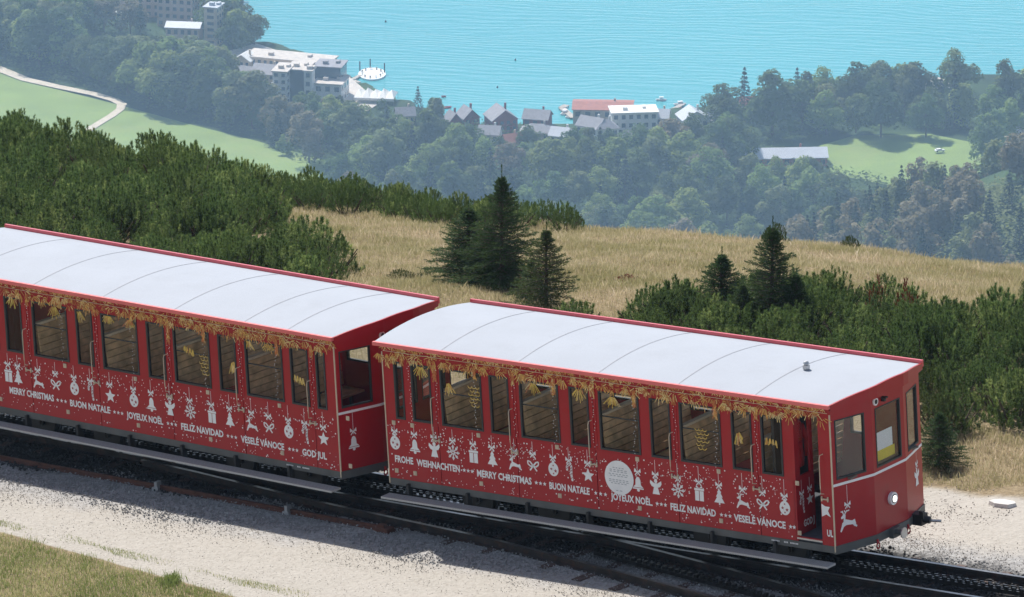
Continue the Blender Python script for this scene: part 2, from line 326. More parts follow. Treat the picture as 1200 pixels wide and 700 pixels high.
def empty(name, loc=(0, 0, 0), rz=0, **tags):
    o = link(name, None, None, **tags); o.location = tuple(loc); o.rotation_euler = (0, 0, rz); o.empty_display_size = .3; return o
def in_poly(px, py, poly):
    c = False; j = len(poly) - 1
    for i in range(len(poly)):
        xi, yi = poly[i]; xj, yj = poly[j]
        if (yi > py) != (yj > py) and px < (xj - xi) * (py - yi) / (yj - yi) + xi: c = not c
        j = i
    return c
def in_poly_np(px, py, poly):
    c = np.zeros(px.shape, bool); j = len(poly) - 1
    for i in range(len(poly)):
        xi, yi = poly[i]; xj, yj = poly[j]
        if yi != yj: c ^= ((yi > py) != (yj > py)) & (px < (xj - xi) * (py - yi) / (yj - yi) + xi)
        j = i
    return c

# ------------------------------------------------------------------ ground sheet and lake
ya = np.concatenate([np.arange(40, 72, 4), np.arange(72, 145, .4), np.geomspace(145, 1500, 60)[1:], np.arange(1510, 3700, 14)])
ta = np.concatenate([np.linspace(-.6, -.1, 14)[:-1], np.linspace(-.1, .1, 150), np.linspace(.1, .6, 14)[1:]])
YY, TT = np.meshgrid(ya, ta, indexing='ij'); XX = YY * TT; ZZ = ground_z(XX, YY)
uu_, vv_ = uv_of(XX, YY)
nY, nT = YY.shape; idx = np.arange(nY * nT).reshape(nY, nT)
F = np.stack([idx[:-1, :-1], idx[:-1, 1:], idx[1:, 1:], idx[1:, :-1]], -1).reshape(-1, 4)
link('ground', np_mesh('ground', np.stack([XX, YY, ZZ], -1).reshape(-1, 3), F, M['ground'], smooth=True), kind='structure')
b_ = MB(); b_.poly([(-2600, 2500, LAKE), (2600, 2500, LAKE), (3400, 9000, LAKE), (-3400, 9000, LAKE)]); b_.build('lake', M['lake'], kind='structure')

def floor_hit(px, py):
    r = ray(px, py); y = 2900.
    for _ in range(12): y = (float(floor_z(y)) - CZ) / (r[2] / r[1])
    t = y / r[1]; return np.array([r[0] * t, y, CZ + r[2] * t])
def ground_hit(px, py, y0=80, y1=140):
    r = ray(px, py)
    while all(CZ + r[2] / r[1] * y > ground_z(r[0] / r[1] * y, y) for y in np.arange(y0, y1, .5)): py += 2; r = ray(px, py)
    for y in np.arange(y0, y1, .1):
        t = y / r[1]
        if CZ + r[2] * t <= ground_z(r[0] * t, y): return np.array([r[0] * t, y, float(ground_z(r[0] * t, y))])
    return None
def sheet(name, pix, m, lift=.35):
    b_ = MB(); b_.poly([floor_hit(*p) + np.array([0, 0, lift]) for p in pix]); return b_.build(name, m, kind='structure')
sheet('meadow', [(-60, 74), (0, 84), (60, 104), (140, 124), (220, 146), (300, 166), (384, 190), (380, 205), (300, 240), (-60, 240)], M['field'])
sheet('meadow', [(960, 172), (1000, 160), (1090, 158), (1150, 170), (1150, 215), (1060, 222), (975, 205)], M['field'])
sheet('meadow', [(885, 240), (905, 228), (925, 236), (915, 246)], M['field'])
def road(name, pts, w):
    b_ = MB(); P = [floor_hit(*p) + np.array([0, 0, .8]) for p in pts]
    for a, c in zip(P[:-1], P[1:]):
        d = c - a; d /= np.linalg.norm(d); n_ = np.array([-d[1], d[0], 0]) * w / 2; b_.poly([a + n_ - d, a - n_ - d, c - n_ + d, c + n_ + d])
        
    return b_
# one ribbon, mitred
def ribbon(name, pts, ws, m, lift):
    P = [floor_hit(*p) + np.array([0, 0, lift]) for p in pts]; V = []; 
    for i, p in enumerate(P):
        d = P[min(i + 1, len(P) - 1)] - P[max(i - 1, 0)]; d /= np.linalg.norm(d); n_ = np.array([-d[1], d[0], 0]) * ws[i] / 2; V += [p + n_, p - n_]
    b_ = MB(); b_.v = [tuple(v) for v in V]; b_.f = [(2 * i, 2 * i + 1, 2 * i + 3, 2 * i + 2) for i in range(len(P) - 1)]; b_.mi = [0] * len(b_.f); return b_.build(name, m, kind='structure')
ribbon('path', [(-40, 68), (0, 83), (30, 95), (70, 104), (110, 112), (134, 119), (143, 124), (141, 130), (130, 138), (115, 147), (98, 158)], [6, 6, 5.5, 5, 5, 5, 4.5, 3.8, 3.8, 3.8, 4], M['dirtpath'], .8)
sheet('car_park', [(1172, 146), (1215, 142), (1215, 184), (1180, 180)], M['dirtpath'], .8)
sheet('promenade', [(1045, 97), (1120, 94), (1120, 104), (1045, 108)], M['flatroof'], .6)
sheet('quay', [(265, 62), (300, 52), (405, 88), (420, 100), (445, 122), (430, 132), (340, 110), (300, 100)], M['flatroof'], .5)

# ------------------------------------------------------------------ the railway: rails, sleepers, rack
def cen(u): return 1.065 + (.00405 * (u + 3.7) ** 2 if u < -3.7 else 0)
def rail_mesh(pts, name, parent, head=.055, hgt=.12, foot=.11, mats=None, base=0.0):
    # pts: (u,v); profile extruded along them
    prof = [(-foot / 2, 0), (foot / 2, 0), (foot / 2, .015), (.012, .03), (.012, hgt - .035), (head / 2, hgt - .028), (head / 2, hgt), (-head / 2, hgt), (-head / 2, hgt - .028), (-.012, hgt - .035), (-.012, .03), (-foot / 2, .015)]
    b_ = MB(); k = len(prof)
    for i, (u, v) in enumerate(pts):
        a, c = pts[max(i - 1, 0)], pts[min(i + 1, len(pts) - 1)]; t = np.array([c[0] - a[0], c[1] - a[1]]); t /= np.linalg.norm(t); n_ = (-t[1], t[0])
        for q, h in prof: b_.v.append(tuple(trk(u + n_[0] * q, v + n_[1] * q, h + base)))
    for i in range(len(pts) - 1):
        for j in range(k):
            b_.f.append((i * k + j, (i + 1) * k + j, (i + 1) * k + (j + 1) % k, i * k + (j + 1) % k)); b_.mi.append(1 if j == 6 else 0)
    b_.f.append(tuple(range(k))); b_.mi.append(0); b_.f.append(tuple((len(pts) - 1) * k + j for j in range(k))[::-1]); b_.mi.append(0)
    return b_.build(name, mats or [M['rail'], M['railtop']], parent)
us = [x * .5 for x in range(-64, 25)]
track = empty('railway_track', trk(-6, 1.06), label='narrow gauge rack railway track with dark rails running under the red train', cat='railway track')
def keep_world(o, par):                      # child of an unrotated empty: counter its offset
    o.location = -Vector(par.location)
for s_ in (-.5, .5): keep_world(rail_mesh([(u, cen(u) + s_) for u in us], 'rail', track), track)
sleep = None
def box_me(name, l, w_, h, m):
    b_ = MB(); b_.v = [(-l / 2, -w_ / 2, 0), (l / 2, -w_ / 2, 0), (l / 2, w_ / 2, 0), (-l / 2, w_ / 2, 0), (-l / 2, -w_ / 2 * .7, h), (l / 2, -w_ / 2 * .7, h), (l / 2, w_ / 2 * .7, h), (-l / 2, w_ / 2 * .7, h)]
    b_.f = [(0, 3, 2, 1), (4, 5, 6, 7), (0, 1, 5, 4), (1, 2, 6, 5), (2, 3, 7, 6), (3, 0, 4, 7)]; b_.mi = [0] * 6
    me = bpy.data.meshes.new(name); me.from_pydata(b_.v, [], b_.f); me.materials.append(m); return me
sm_ = box_me('sleeper', 1.75, .2, .05, M['sleeper']); sm2 = box_me('sleeper', 1.6, .2, .05, M['sleeper'])
FR1 = Matrix((U1, V1, W1)).transposed().to_4x4()
for i in range(34):
    u = -18 + i * .72; o = link('sleeper', sm_, track); M4 = Matrix.Translation(Vector(trk(u, cen(u), -.035))) @ FR1 @ Matrix.Rotation(R(90), 4, 'Z'); o.matrix_local = Matrix.Translation(-Vector(track.location)) @ M4
# rack: base bar with upright teeth, joined
b_ = MB(); du_ = .12
u = -20.0
while u < 9:
    v = cen(u)
    for sgn in (-1, 1):
        b_.obox(trk(u, v + sgn * .035 - .012, .05), U1 * .122, V1 * .024, W1 * .055)
        uo = u + (.0 if sgn < 0 else .06); b_.obox(trk(uo, v + sgn * .035 - .012, .105), U1 * .055, V1 * .024, W1 * .045)
    u += du_
o = b_.build('rack_bar', M['rack'], track, kind='stuff'); keep_world(o, track)
b_ = MB()
for i in range(34):
    u = -18 + i * .72; b_.obox(trk(u - .05, cen(u) - .09, .012), U1 * .1, V1 * .18, W1 * .045)
    for s_ in (-.5, .5):
        for q in (-.09, .06): b_.obox(trk(u - .03, cen(u) + s_ + q, .012), U1 * .06, V1 * .03, W1 * .03)
o = b_.build('rail_fastening', M['black'], track, kind='stuff'); keep_world(o, track)
# diverging track of the passing loop
def vA(u): return float(np.interp(u, [-14, -11.5, -8.92, -5.68, -4.36, -1.49, 1, 5], [.93, .62, .21, -.14, -.37, -.93, -1.52, -2.55]))
dtr = empty('railway_siding', trk(-2, -.3), label='second dark track branching off toward the viewer in front of the red train', cat='railway track')
ua = [x * .5 for x in range(-25, 9)]
keep_world(rail_mesh([(u, vA(u)) for u in ua], 'rail', dtr, head=.06), dtr)
keep_world(rail_mesh([(u, vA(u) + 1.0) for u in ua if vA(u) + 1.0 < 1.35 and u > -8.5], 'rail', dtr, head=.06), dtr)
b_ = MB(); u = -4.0
while u < 4:
    v = vA(u) + .5
    b_.obox(trk(u, v - .03, .05), U1 * .122 + V1 * -.02, V1 * .06, W1 * .05); b_.obox(trk(u, v - .03, .10), U1 * .05, V1 * .06, W1 * .045); u += .12
o = b_.build('rack_bar', M['rack'], dtr, kind='stuff'); keep_world(o, dtr)
for u in (-7.2, -6.2, -5.45, -4.3, -3.55, -2.85, -2.15, -1.4, -.7, 0.0, .7, 1.4):
    o = link('sleeper', sm2, dtr); v = vA(u) + .42
    o.matrix_local = Matrix.Translation(-Vector(dtr.location)) @ Matrix.Translation(Vector(trk(u, v + (.1 if u < -4 else 0), -.036))) @ FR1 @ Matrix.Rotation(R(84), 4, 'Z')
# loose rusty guard rail at the left, two clamps on it
gr_ = empty('guard_rail', trk(-10, -.1), label='thin rusty rail lying in the gravel at the left, ending below the car coupling', cat='rail')
keep_world(rail_mesh([(-18, .35), (-14.66, .14), (-11.0, -.03), (-7.39, -.22)], 'rail', gr_, head=.035, hgt=.07, foot=.07, mats=[M['rust'], M['rust']]), gr_)
for u, v in ((-11.6, -.02), (-9.15, -.14)):
    b_ = MB(); b_.obox(trk(u, v - .07, 0), U1 * .05, V1 * .1, W1 * .13); b_.obox(trk(u - .03, v - .09, 0), U1 * .11, V1 * .05, W1 * .05); keep_world(b_.build('clamp', M['alu'], gr_), gr_)
b_ = MB(); b_.obox(trk(-7.5, -.33, 0), U1 * .25, V1 * .16, W1 * .07); b_.obox(trk(-7.45, -.3, .06), U1 * .12, V1 * .08, W1 * .05); keep_world(b_.build('end_clamp', M['rust'], gr_), gr_)
# a pale stone slab on the far path
p = trk(-.29, 4.54); b_ = MB(); prof = [(-.2, -.05), (-.06, -.12), (.16, -.10), (.22, .02), (.14, .10), (-.05, .12), (-.2, .05)]
b_.v = [tuple(trk(-.29 + a, 4.54 + c, 0)) for a, c in prof] + [tuple(trk(-.29 + a * .93, 4.54 + c * .93, .05)) for a, c in prof]; n_ = len(prof)
b_.f = [tuple(range(n_, 2 * n_))] + [(i, (i + 1) % n_, n_ + (i + 1) % n_, n_ + i) for i in range(n_)]; b_.mi = [0] * len(b_.f)
b_.build('stone_slab', M['slab'], label='flat pale stone slab lying on the gravel at the meadow edge, far right', cat='stone')

# ballast stones and path pebbles
ICO = None
def ico():
    t = (1 + 5 ** .5) / 2; V = np.array([(-1, t, 0), (1, t, 0), (-1, -t, 0), (1, -t, 0), (0, -1, t), (0, 1, t), (0, -1, -t), (0, 1, -t), (t, 0, -1), (t, 0, 1), (-t, 0, -1), (-t, 0, 1)], float)
    V /= np.linalg.norm(V[0]); F = np.array([(0, 11, 5), (0, 5, 1), (0, 1, 7), (0, 7, 10), (0, 10, 11), (1, 5, 9), (5, 11, 4), (11, 10, 2), (10, 7, 6), (7, 1, 8), (3, 9, 4), (3, 4, 2), (3, 2, 6), (3, 6, 8), (3, 8, 9), (4, 9, 5), (2, 4, 11), (6, 2, 10), (8, 6, 7), (9, 8, 1)]); return V, F
def stones(name, P, size, m, label=None, parent=None):
    V0, F0 = ico(); n = len(P)
    V = V0[None] * (1 + rng.uniform(-.28, .28, (n, 12, 1))) * size[:, None, None] * rng.uniform(.6, 1.15, (n, 1, 3))
    a = rng.uniform(0, 6.28, n); c, s = np.cos(a)[:, None], np.sin(a)[:, None]; x = V[..., 0] * c - V[..., 1] * s; y = V[..., 0] * s + V[..., 1] * c; V[..., 0] = x; V[..., 1] = y
    V = V + P[:, None]; F = F0[None] + np.arange(n)[:, None, None] * 12; t = np.repeat(rng.normal(0, .2, n), 12)
    return link(name, np_mesh(name, V.reshape(-1, 3), F.reshape(-1, 3), m, tint=t), kind='stuff')
def trk_np(u, v, h): return G1[None] + u[:, None] * U1 + v[:, None] * V1 + h[:, None] * W1
def scatter_uv(n, u0, u1, v0, v1):
    u = rng.uniform(u0, u1, n); v = rng.uniform(v0, v1, n); return u, v
u, v = scatter_uv(92000, -19, 5.5, -1.75, 3.1)
edge = np.where(v < 0, np.clip((v + 1.75 + .25 * np.sin(u * 1.7)) / .9, 0.0, 1), np.clip((3.1 - v) / .7, .15, 1)); k = rng.random(len(u)) < edge; u, v = u[k], v[k]
P = trk_np(u, v, rng.uniform(-.012, .022, len(u))); px, py = proj(P[:, 0], P[:, 1], P[:, 2]); k = (px > -60) & (px < 1260) & (py < 740); 
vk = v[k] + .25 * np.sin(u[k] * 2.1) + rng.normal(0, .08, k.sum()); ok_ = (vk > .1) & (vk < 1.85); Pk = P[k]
gk = (~ok_) & (v[k] < 2.0 + .2 * np.sin(u[k] * 2)) & (v[k] > -1.0 + .25 * np.sin(u[k] * 1.3)); stones('ballast_stones', Pk[gk], rng.uniform(.008, .018, gk.sum()), M['stone']); g2 = (~ok_) & ~gk & ((vk <= .1) | (vk >= 1.85)); stones('path_pebbles', Pk[g2], rng.uniform(.004, .011, g2.sum()), M['pathstone']); ok_ &= rng.random(len(ok_)) < .55; stones('ballast_stones', Pk[ok_], rng.uniform(.011, .028, ok_.sum()), M['oilshade_stone'])
u, v = scatter_uv(9000, -17, 6, -4.2, -1.0); P = trk_np(u, v, np.full(len(u), .0)); px, py = proj(P[:, 0], P[:, 1], P[:, 2]); k = (px > -60) & (px < 1260) & (py < 730) 
stones('path_pebbles', P[k], rng.uniform(.004, .010, k.sum()) , M['pathstone'])
u, v = scatter_uv(14000, -5, 6, 2.3, 5.1); k = rng.random(len(u)) < np.clip((4.9 - v) / 2, .12, 1); P = trk_np(u[k], v[k], np.zeros(k.sum())); px, py = proj(P[:, 0], P[:, 1], P[:, 2]); k = (px > 1000) & (px < 1260)
stones('path_pebbles', P[k], rng.uniform(.005, .013, k.sum()), M['pathstone'])
# ------------------------------------------------------------------ the red rail cars
WD, HE, LEN = 2.15, 2.047, 7.45
OFF = np.array([-3.7, WD / 2, -.5])                  # the empty stands at rail level under the middle of the car
def TF(off=OFF): return lambda x, y, z: (x - off[0], y - off[1], z - off[2])
NOSE = [(0, 0), (.2, .69), (.2, 1.46), (0, WD)]
ZB, ZS, ZW0, ZW1 = .10, .93, .965, 1.79
# flat printed shapes, unit coordinates (x right, y up), centred
def ell(cx, cy, rx, ry, n=18, a0=0): return [(cx + rx * math.cos(a0 + 2 * math.pi * i / n), cy + ry * math.sin(a0 + 2 * math.pi * i / n)) for i in range(n)]
def star(cx, cy, r, r2=.42, a0=90): return [(cx + (r if i % 2 == 0 else r * r2) * math.cos(R(a0 + 36 * i)), cy + (r if i % 2 == 0 else r * r2) * math.sin(R(a0 + 36 * i))) for i in range(10)]
def bar(x0, y0, x1, y1, w):
    d = math.hypot(x1 - x0, y1 - y0); nx, ny = -(y1 - y0) / d * w / 2, (x1 - x0) / d * w / 2; return [(x0 + nx, y0 + ny), (x0 - nx, y0 - ny), (x1 - nx, y1 - ny), (x1 + nx, y1 + ny)]
def small_bow(y=0, s=1): return [[(0, y), (-.05 * s, y + .05 * s), (-.055 * s, y - .01 * s)], [(0, y), (.055 * s, y - .01 * s), (.05 * s, y + .05 * s)], bar(0, y, -.04 * s, y - .05 * s, .016 * s), bar(0, y, .04 * s, y - .05 * s, .016 * s)]
def motif(kind):
    W, D = [], []                                   # white polygons, red polygons laid on them
    if kind == 'ball':
        W += [ell(0, 0, .085, .098), [(-.022, .09), (.022, .09), (.018, .125), (-.018, .125)]]
        D += [star(-.035, .0, .026), star(.036, -.02, .03), star(.0, .055, .018), star(.0, -.06, .018)]
    elif kind == 'bell':
        W += [[(-.085, -.055), (-.045, -.02), (-.04, .05), (-.022, .085), (0, .095), (.022, .085), (.04, .05), (.045, -.02), (.085, -.055)], [(-.088, -.062), (-.088, -.08), (.088, -.08), (.088, -.062)], ell(0, -.095, .024, .02, 10)]
    elif kind == 'angel':
        W += [ell(0, .075, .027, .03, 12), [(-.02, .045), (.02, .045), (.035, -.02), (.06, -.11), (-.06, -.11), (-.035, -.02)], [(-.02, .04), (-.09, .085), (-.095, .04), (-.07, .0), (-.03, -.015)], [(.02, .04), (.09, .085), (.095, .04), (.07, .0), (.03, -.015)]]
        W += [bar(math.cos(a) * .035, .118 + math.sin(a) * .014, math.cos(a + .7) * .035, .118 + math.sin(a + .7) * .014, .008) for a in [i * .7 for i in range(9)]]
    elif kind == 'snowflake':
        for i in range(8):
            a = i * math.pi / 4; c, s = math.cos(a), math.sin(a); W.append(bar(c * .02, s * .02, c * .1, s * .1, .017))
            for e in (-.5, .5): W.append(bar(c * .055, s * .055, c * .055 + math.cos(a + e) * .038, s * .055 + math.sin(a + e) * .038, .014))
            W.append(ell(c * .1, s * .1, .012, .012, 6))
        W.append(ell(0, 0, .03, .03, 8)); D.append(ell(0, 0, .014, .014, 8))
    elif kind == 'gift':
        W += [[(-.07, -.1), (-.005, -.1), (-.005, .04), (-.07, .04)], [(.005, -.1), (.07, -.1), (.07, .04), (.005, .04)], [(-.08, .045), (.08, .045), (.08, .075), (-.08, .075)], [(0, .078), (-.045, .115), (-.055, .085)], [(0, .078), (.055, .085), (.045, .115)]]
    elif kind == 'tree':
        W += [[(0, .12), (.035, .06), (.02, .06), (.055, .0), (.035, .0), (.085, -.08), (.012, -.08), (.012, -.11), (-.012, -.11), (-.012, -.08), (-.085, -.08), (-.035, .0), (-.055, .0), (-.02, .06), (-.035, .06)]]
    elif kind == 'reindeer':
        W += [[(-.075, -.02), (-.03, .01), (.05, -.02), (.085, -.01), (.1, -.06), (.075, -.085), (.06, -.06), (-.02, -.05), (-.055, -.06), (-.09, -.11), (-.105, -.1), (-.085, -.05)],
              [(-.04, .01), (-.035, .06), (-.055, .065), (-.06, .045), (-.085, .035), (-.085, .02), (-.05, .02), (-.06, -.02)][::-1], bar(.07, -.06, .11, -.09, .02)]
        W += [bar(-.045, .06, -.01, .1, .013), bar(-.03, .078, -.045, .105, .012), bar(-.018, .09, .02, .095, .012), bar(-.055, .06, -.07, .105, .012), bar(-.065, .09, -.09, .1, .011)]
        W[1] = [(-.06, -.02), (-.035, .0), (-.03, .06), (-.055, .068), (-.09, .04), (-.085, .022), (-.055, .025)]
    elif kind == 'bow':
        for s in (-1, 1):
            W += [bar(0, .0, s * .05, .055, .022), bar(s * .05, .055, s * .09, .065, .018), bar(s * .09, .065, s * .088, .02, .02), bar(s * .088, .02, s * .045, -.012, .02), bar(s * .045, -.012, 0, 0, .02), bar(0, 0, s * .06, -.07, .022)]
        W.append(ell(0, 0, .02, .02, 8))
    elif kind == 'cane':
        pts = [(-.035, .03), (-.035, .07), (-.015, .1), (.015, .105), (.038, .08), (.036, .04), (.03, 0), (.035, -.05), (.045, -.11)]
        W += [bar(*a, *c, .036) for a, c in zip(pts[:-1], pts[1:])] + [ell(*p, .018, .018, 8) for p in pts]; D += [bar((a[0] + c[0]) / 2 - .013, (a[1] + c[1]) / 2 - .008, (a[0] + c[0]) / 2 + .013, (a[1] + c[1]) / 2 + .008, .010) for a, c in zip(pts[:-1], pts[1:])]
    elif kind == 'star': W += [star(0, -.005, .105, .45)]
    return W, D
OMAP = {'ball': 'bauble_print', 'bell': 'bell_print', 'angel': 'angel_print', 'snowflake': 'snowflake_print', 'gift': 'gift_print', 'tree': 'christmas_tree_print', 'reindeer': 'reindeer_print', 'bow': 'bow_print', 'cane': 'candy_cane_print', 'star': 'star_print'}
def print_on(b_, polys, org, xd, zd, nd, off, mi):
    org, xd, zd, nd = map(np.array, (org, xd, zd, nd))
    for p in polys:
        q = p
        area = sum(p[i][0] * p[(i + 1) % len(p)][1] - p[(i + 1) % len(p)][0] * p[i][1] for i in range(len(p)))
        if area < 0: q = p[::-1]
        b_.poly([org + xd * x + zd * y + nd * off for x, y in q], mi)
def ornament(kind, org, xd, zd, nd, parent, string_top, tf, sc_=1.0):
    """hanging printed ornament: string, small bow, motif; org = motif centre"""
    b_ = MB(); Wp, Dp = motif(kind); top = .12
    S = lambda ps: [[(x * sc_, y * sc_) for x, y in p] for p in ps]
    print_on(b_, S(Wp), org, xd, zd, nd, .0035, 0); print_on(b_, S(Dp), org, xd, zd, nd, .006, 1)
    st = [bar(0, top * sc_, 0, string_top, .006)] + [[(x, y + top * sc_ + .045) for x, y in p] for p in small_bow()]
    print_on(b_, st, org, xd, zd, nd, .0046, 0)
    return b_.build(OMAP[kind], [M['decal'], M['decalred']], parent, fn=tf)
_tc = {}
def text_polys(s):
    if s in _tc: return _tc[s]
    cu = bpy.data.curves.new('lettering', 'FONT'); cu.body = s; cu.size = 1; cu.resolution_u = 2; cu.offset = .034
    o = bpy.data.objects.new('lettering', cu); COL.objects.link(o); dg = bpy.context.evaluated_depsgraph_get(); dg.update()
    me = bpy.data.meshes.new_from_object(o.evaluated_get(dg)); V = [(v.co.x, v.co.y) for v in me.vertices]; Fs = [tuple(p.vertices) for p in me.polygons]
    bpy.data.objects.remove(o); bpy.data.meshes.remove(me); _tc[s] = (V, Fs); return V, Fs
def lettering(s, u0, u1, zc, org, xd, zd, nd, parent, tf, h=.094, m=None, name='lettering'):
    V, Fs = text_polys(s); xs = [v[0] for v in V]; x0, x1 = min(xs), max(xs); sx = (u1 - u0) / (x1 - x0); sy = h / .7
    b_ = MB(); org, xd, zd, nd = map(np.array, (org, xd, zd, nd))
    b_.v = [tuple(org + xd * (u0 + (x - x0) * sx) + zd * (zc - h / 2 + y * sy) + nd * .0042) for x, y in V]; b_.f = list(Fs); b_.mi = [0] * len(Fs)
    return b_.build(name, m or M['decal'], parent, fn=tf, label='white lettering reading ' + s)
def lerp(a, b, t): return tuple(np.array(a) + (np.array(b) - np.array(a)) * t)
def wall_panel(b_, a, c, z0, z1, th, holes=()):
    """upright wall between plan points a->c, thickness th inward (to the left of a->c), rectangular holes (s0,s1,z0,z1)"""
    a, c = np.array(a, float), np.array(c, float); L_ = np.linalg.norm(c - a); d = (c - a) / L_; n_ = np.array([-d[1], d[0]])
    def bx_(s0, s1, q0, q1):
        if s1 - s0 < 1e-4 or q1 - q0 < 1e-4: return
        o = a + d * s0; b_.obox((*o, q0), (*(d * (s1 - s0)), 0), (*(n_ * th), 0), (0, 0, q1 - q0))
    s = 0
    for h in sorted(holes):
        bx_(s, h[0], z0, z1); bx_(h[0], h[1], z0, h[2]); bx_(h[0], h[1], h[3], z1); s = h[1]
    bx_(s, L_, z0, z1)
def window(a, c, s0, s1, z0, z1, root, tf, gm, bw=.028, kids=None):
    a, c = np.array(a, float), np.array(c, float); L_ = np.linalg.norm(c - a); d = (c - a) / L_; n_ = np.array([-d[1], d[0]]); f = MB()
    def bx_(b_, t0, t1, q0, q1, o0, o1): o = a + d * t0 + n_ * o0; b_.obox((*o, q0), (*(d * (t1 - t0)), 0), (*(n_ * (o1 - o0)), 0), (0, 0, q1 - q0))
    for t0, t1, q0, q1 in ((s0, s1, z0, z0 + bw), (s0, s1, z1 - bw * .8, z1), (s0, s0 + bw, z0 + bw, z1 - bw * .8), (s1 - bw, s1, z0 + bw, z1 - bw * .8)): bx_(f, t0, t1, q0, q1, -.006, .035)
    w_ = f.build('window', M['rubber'], root, fn=tf); g_ = MB()
    if s1 - s0 > .5 and gm is M['glass']:                                    # sliding sash: the rail across the middle
        bx_(g_, s0 + bw, s1 - bw, z0 + (z1 - z0) * .56, z0 + (z1 - z0) * .56 + .016, .014, .026); g_.build('sash_rail', M['rubber'], w_, fn=tf)
    g_ = MB(); bx_(g_, s0 + bw, s1 - bw, z0 + bw, z1 - bw * .8, .018, .022); g_.build('pane', gm, w_, fn=tf); return w_
def build_car(label, O, U, V, Wv, wins, seams, motifs, texts, ribs, door, nose_orn, seed, sprays, disc=None, xmin=-7.45):
    rr = random.Random(seed); tf = TF(); root = empty('rail_car', label=label, cat='rail car', group='red christmas rail cars of one train')
    B = Matrix((U, V, Wv)).transposed().to_4x4(); root.matrix_world = Matrix.Translation(Vector(O + U * OFF[0] + V * OFF[1] + Wv * OFF[2])) @ B
    X0 = xmin + .04; SD = ((1, 0, 0), (0, 0, 1), (0, -1, 0))
    # side walls: lower door-like panels with open seams, each its own part
    cuts = [X0] + seams + [(-.6 if door else 0)]
    for i, (a, c) in enumerate(zip(cuts[:-1], cuts[1:])):
        b_ = MB(); wall_panel(b_, (a + .006, 0), (c - .006, 0), ZB, ZW0 - .03, .035); b_.build('side_panel', M['red'], root, fn=tf)
    up = MB(); hs = [(w0 - X0, w1 - X0, ZW0, ZW1) for w0, w1 in wins]; xe = -.62 if door else 0
    wall_panel(up, (X0, .003), (xe, .003), ZW0 - .03, ZW1 + .07, .04, [h for h in hs])
    wall_panel(up, (X0, .003), (0, .003), ZW1 + .07, HE - .03, .04)
    if door: wall_panel(up, (-.2, 0), (0, 0), ZB, ZW1 + .07, .035)
    for s_ in seams: up.box((s_ - .045, -.006, ZW0 - .02), (s_ - .015, .01, ZW1 + .05)); up.box((s_ + .01, -.004, ZW0 - .02), (s_ + .035, .01, ZW1 + .05))
    up.build('side_wall', M['red'], root, fn=tf)
    fw = MB(); wall_panel(fw, (0, WD), (X0, WD), ZB, HE - .03, .04, [(-w1, -w0, ZW0, ZW1) for w0, w1 in wins if w1 - w0 > .25]); fw.build('side_wall', M['red'], root, fn=tf)
    bk = MB(); wall_panel(bk, (X0, WD - .045), (X0, .045), ZB, HE - .03, .04, [(.2, .65, 1.0, 1.75), (.75, 1.3, 1.0, 1.75), (1.4, 1.85, 1.0, 1.75)]); bk.build('end_wall', M['red'], root, fn=tf)
    for w0, w1 in wins:
        window((X0, 0), (0, 0), w0 - X0, w1 - X0, ZW0, ZW1, root, tf, M['glass'])
        if w1 - w0 > .25: window((0, WD), (X0, WD), -w1, -w0, ZW0, ZW1, root, tf, M['glass'])
    for t0, t1 in ((.2, .65), (.75, 1.3), (1.4, 1.85)): window((X0, WD - .045), (X0, .045), t0, t1, 1.0, 1.75, root, tf, M['glass'])
    # nose: three flat facets with a window each
    for i, (a, c) in enumerate(zip(NOSE[:-1], NOSE[1:])):
        a, c = np.array(a), np.array(c); L_ = np.linalg.norm(c - a); hole = [(.07, L_ - .13), (.075, L_ - .09), (.12, L_ - .13)][i]
        b_ = MB(); wall_panel(b_, a, c, ZB, HE - .0, .04, [(hole[0], hole[1], 1.0, 1.82)]); b_.build('nose_panel', M['red'], root, fn=tf)
        window(a, c, hole[0], hole[1], 1.0, 1.82, root, tf, M['noseglass'], .022)
        d = (c - a) / L_; st = MB(); n_ = np.array([d[1], -d[0]]); st.obox((*(a + n_ * .004), .915), (*(d * L_), 0), (*(-n_ * .01), 0), (0, 0, .035)); st.build('white_stripe', M['stripe'], root, fn=tf)
        cm = MB(); cm.obox((*(a + n_ * .012), -.01), (*(d * (L_ + .004)), 0), (*(-n_ * .06), 0), (0, 0, .112)); cm.build('front_beam', M['chassis'], root, fn=tf)
    # floor and underframe
    b_ = MB(); b_.box((X0, .04, .10), (0, WD - .04, .155)); b_.poly([(0, .04, .155), (.19, .69, .155), (.19, 1.46, .155), (0, WD - .04, .155)]); b_.poly([(0, .04, .11), (.19, .69, .11), (.19, 1.46, .11), (0, WD - .04, .11)][::-1]); b_.build('floor', M['darkfloor'], root, fn=tf)
    b_ = MB(); b_.box((X0, .004, 0.0), (-.0, .07, .096)); b_.box((X0, WD - .07, 0), (0, WD - .004, .096)); b_.box((X0, .07, 0), (X0 + .08, WD - .07, .096)); b_.build('chassis_frame', M['chassis'], root, fn=tf)
    b_ = MB()
    for x in np.arange(-7.1, 0, 1.02): b_.box((x, .07, -.02), (x + .07, WD - .07, .07)); b_.box((x + .01, -.05, -.16), (x + .05, .05, .05)); b_.box((x + .01, -.24, -.16), (x + .05, .02, -.135))
    b_.box((-7.0, .5, -.12), (-.4, .6, .0)); b_.box((-7.0, 1.55, -.12), (-.4, 1.65, 0)); b_.build('underframe', M['black'], root, fn=tf)
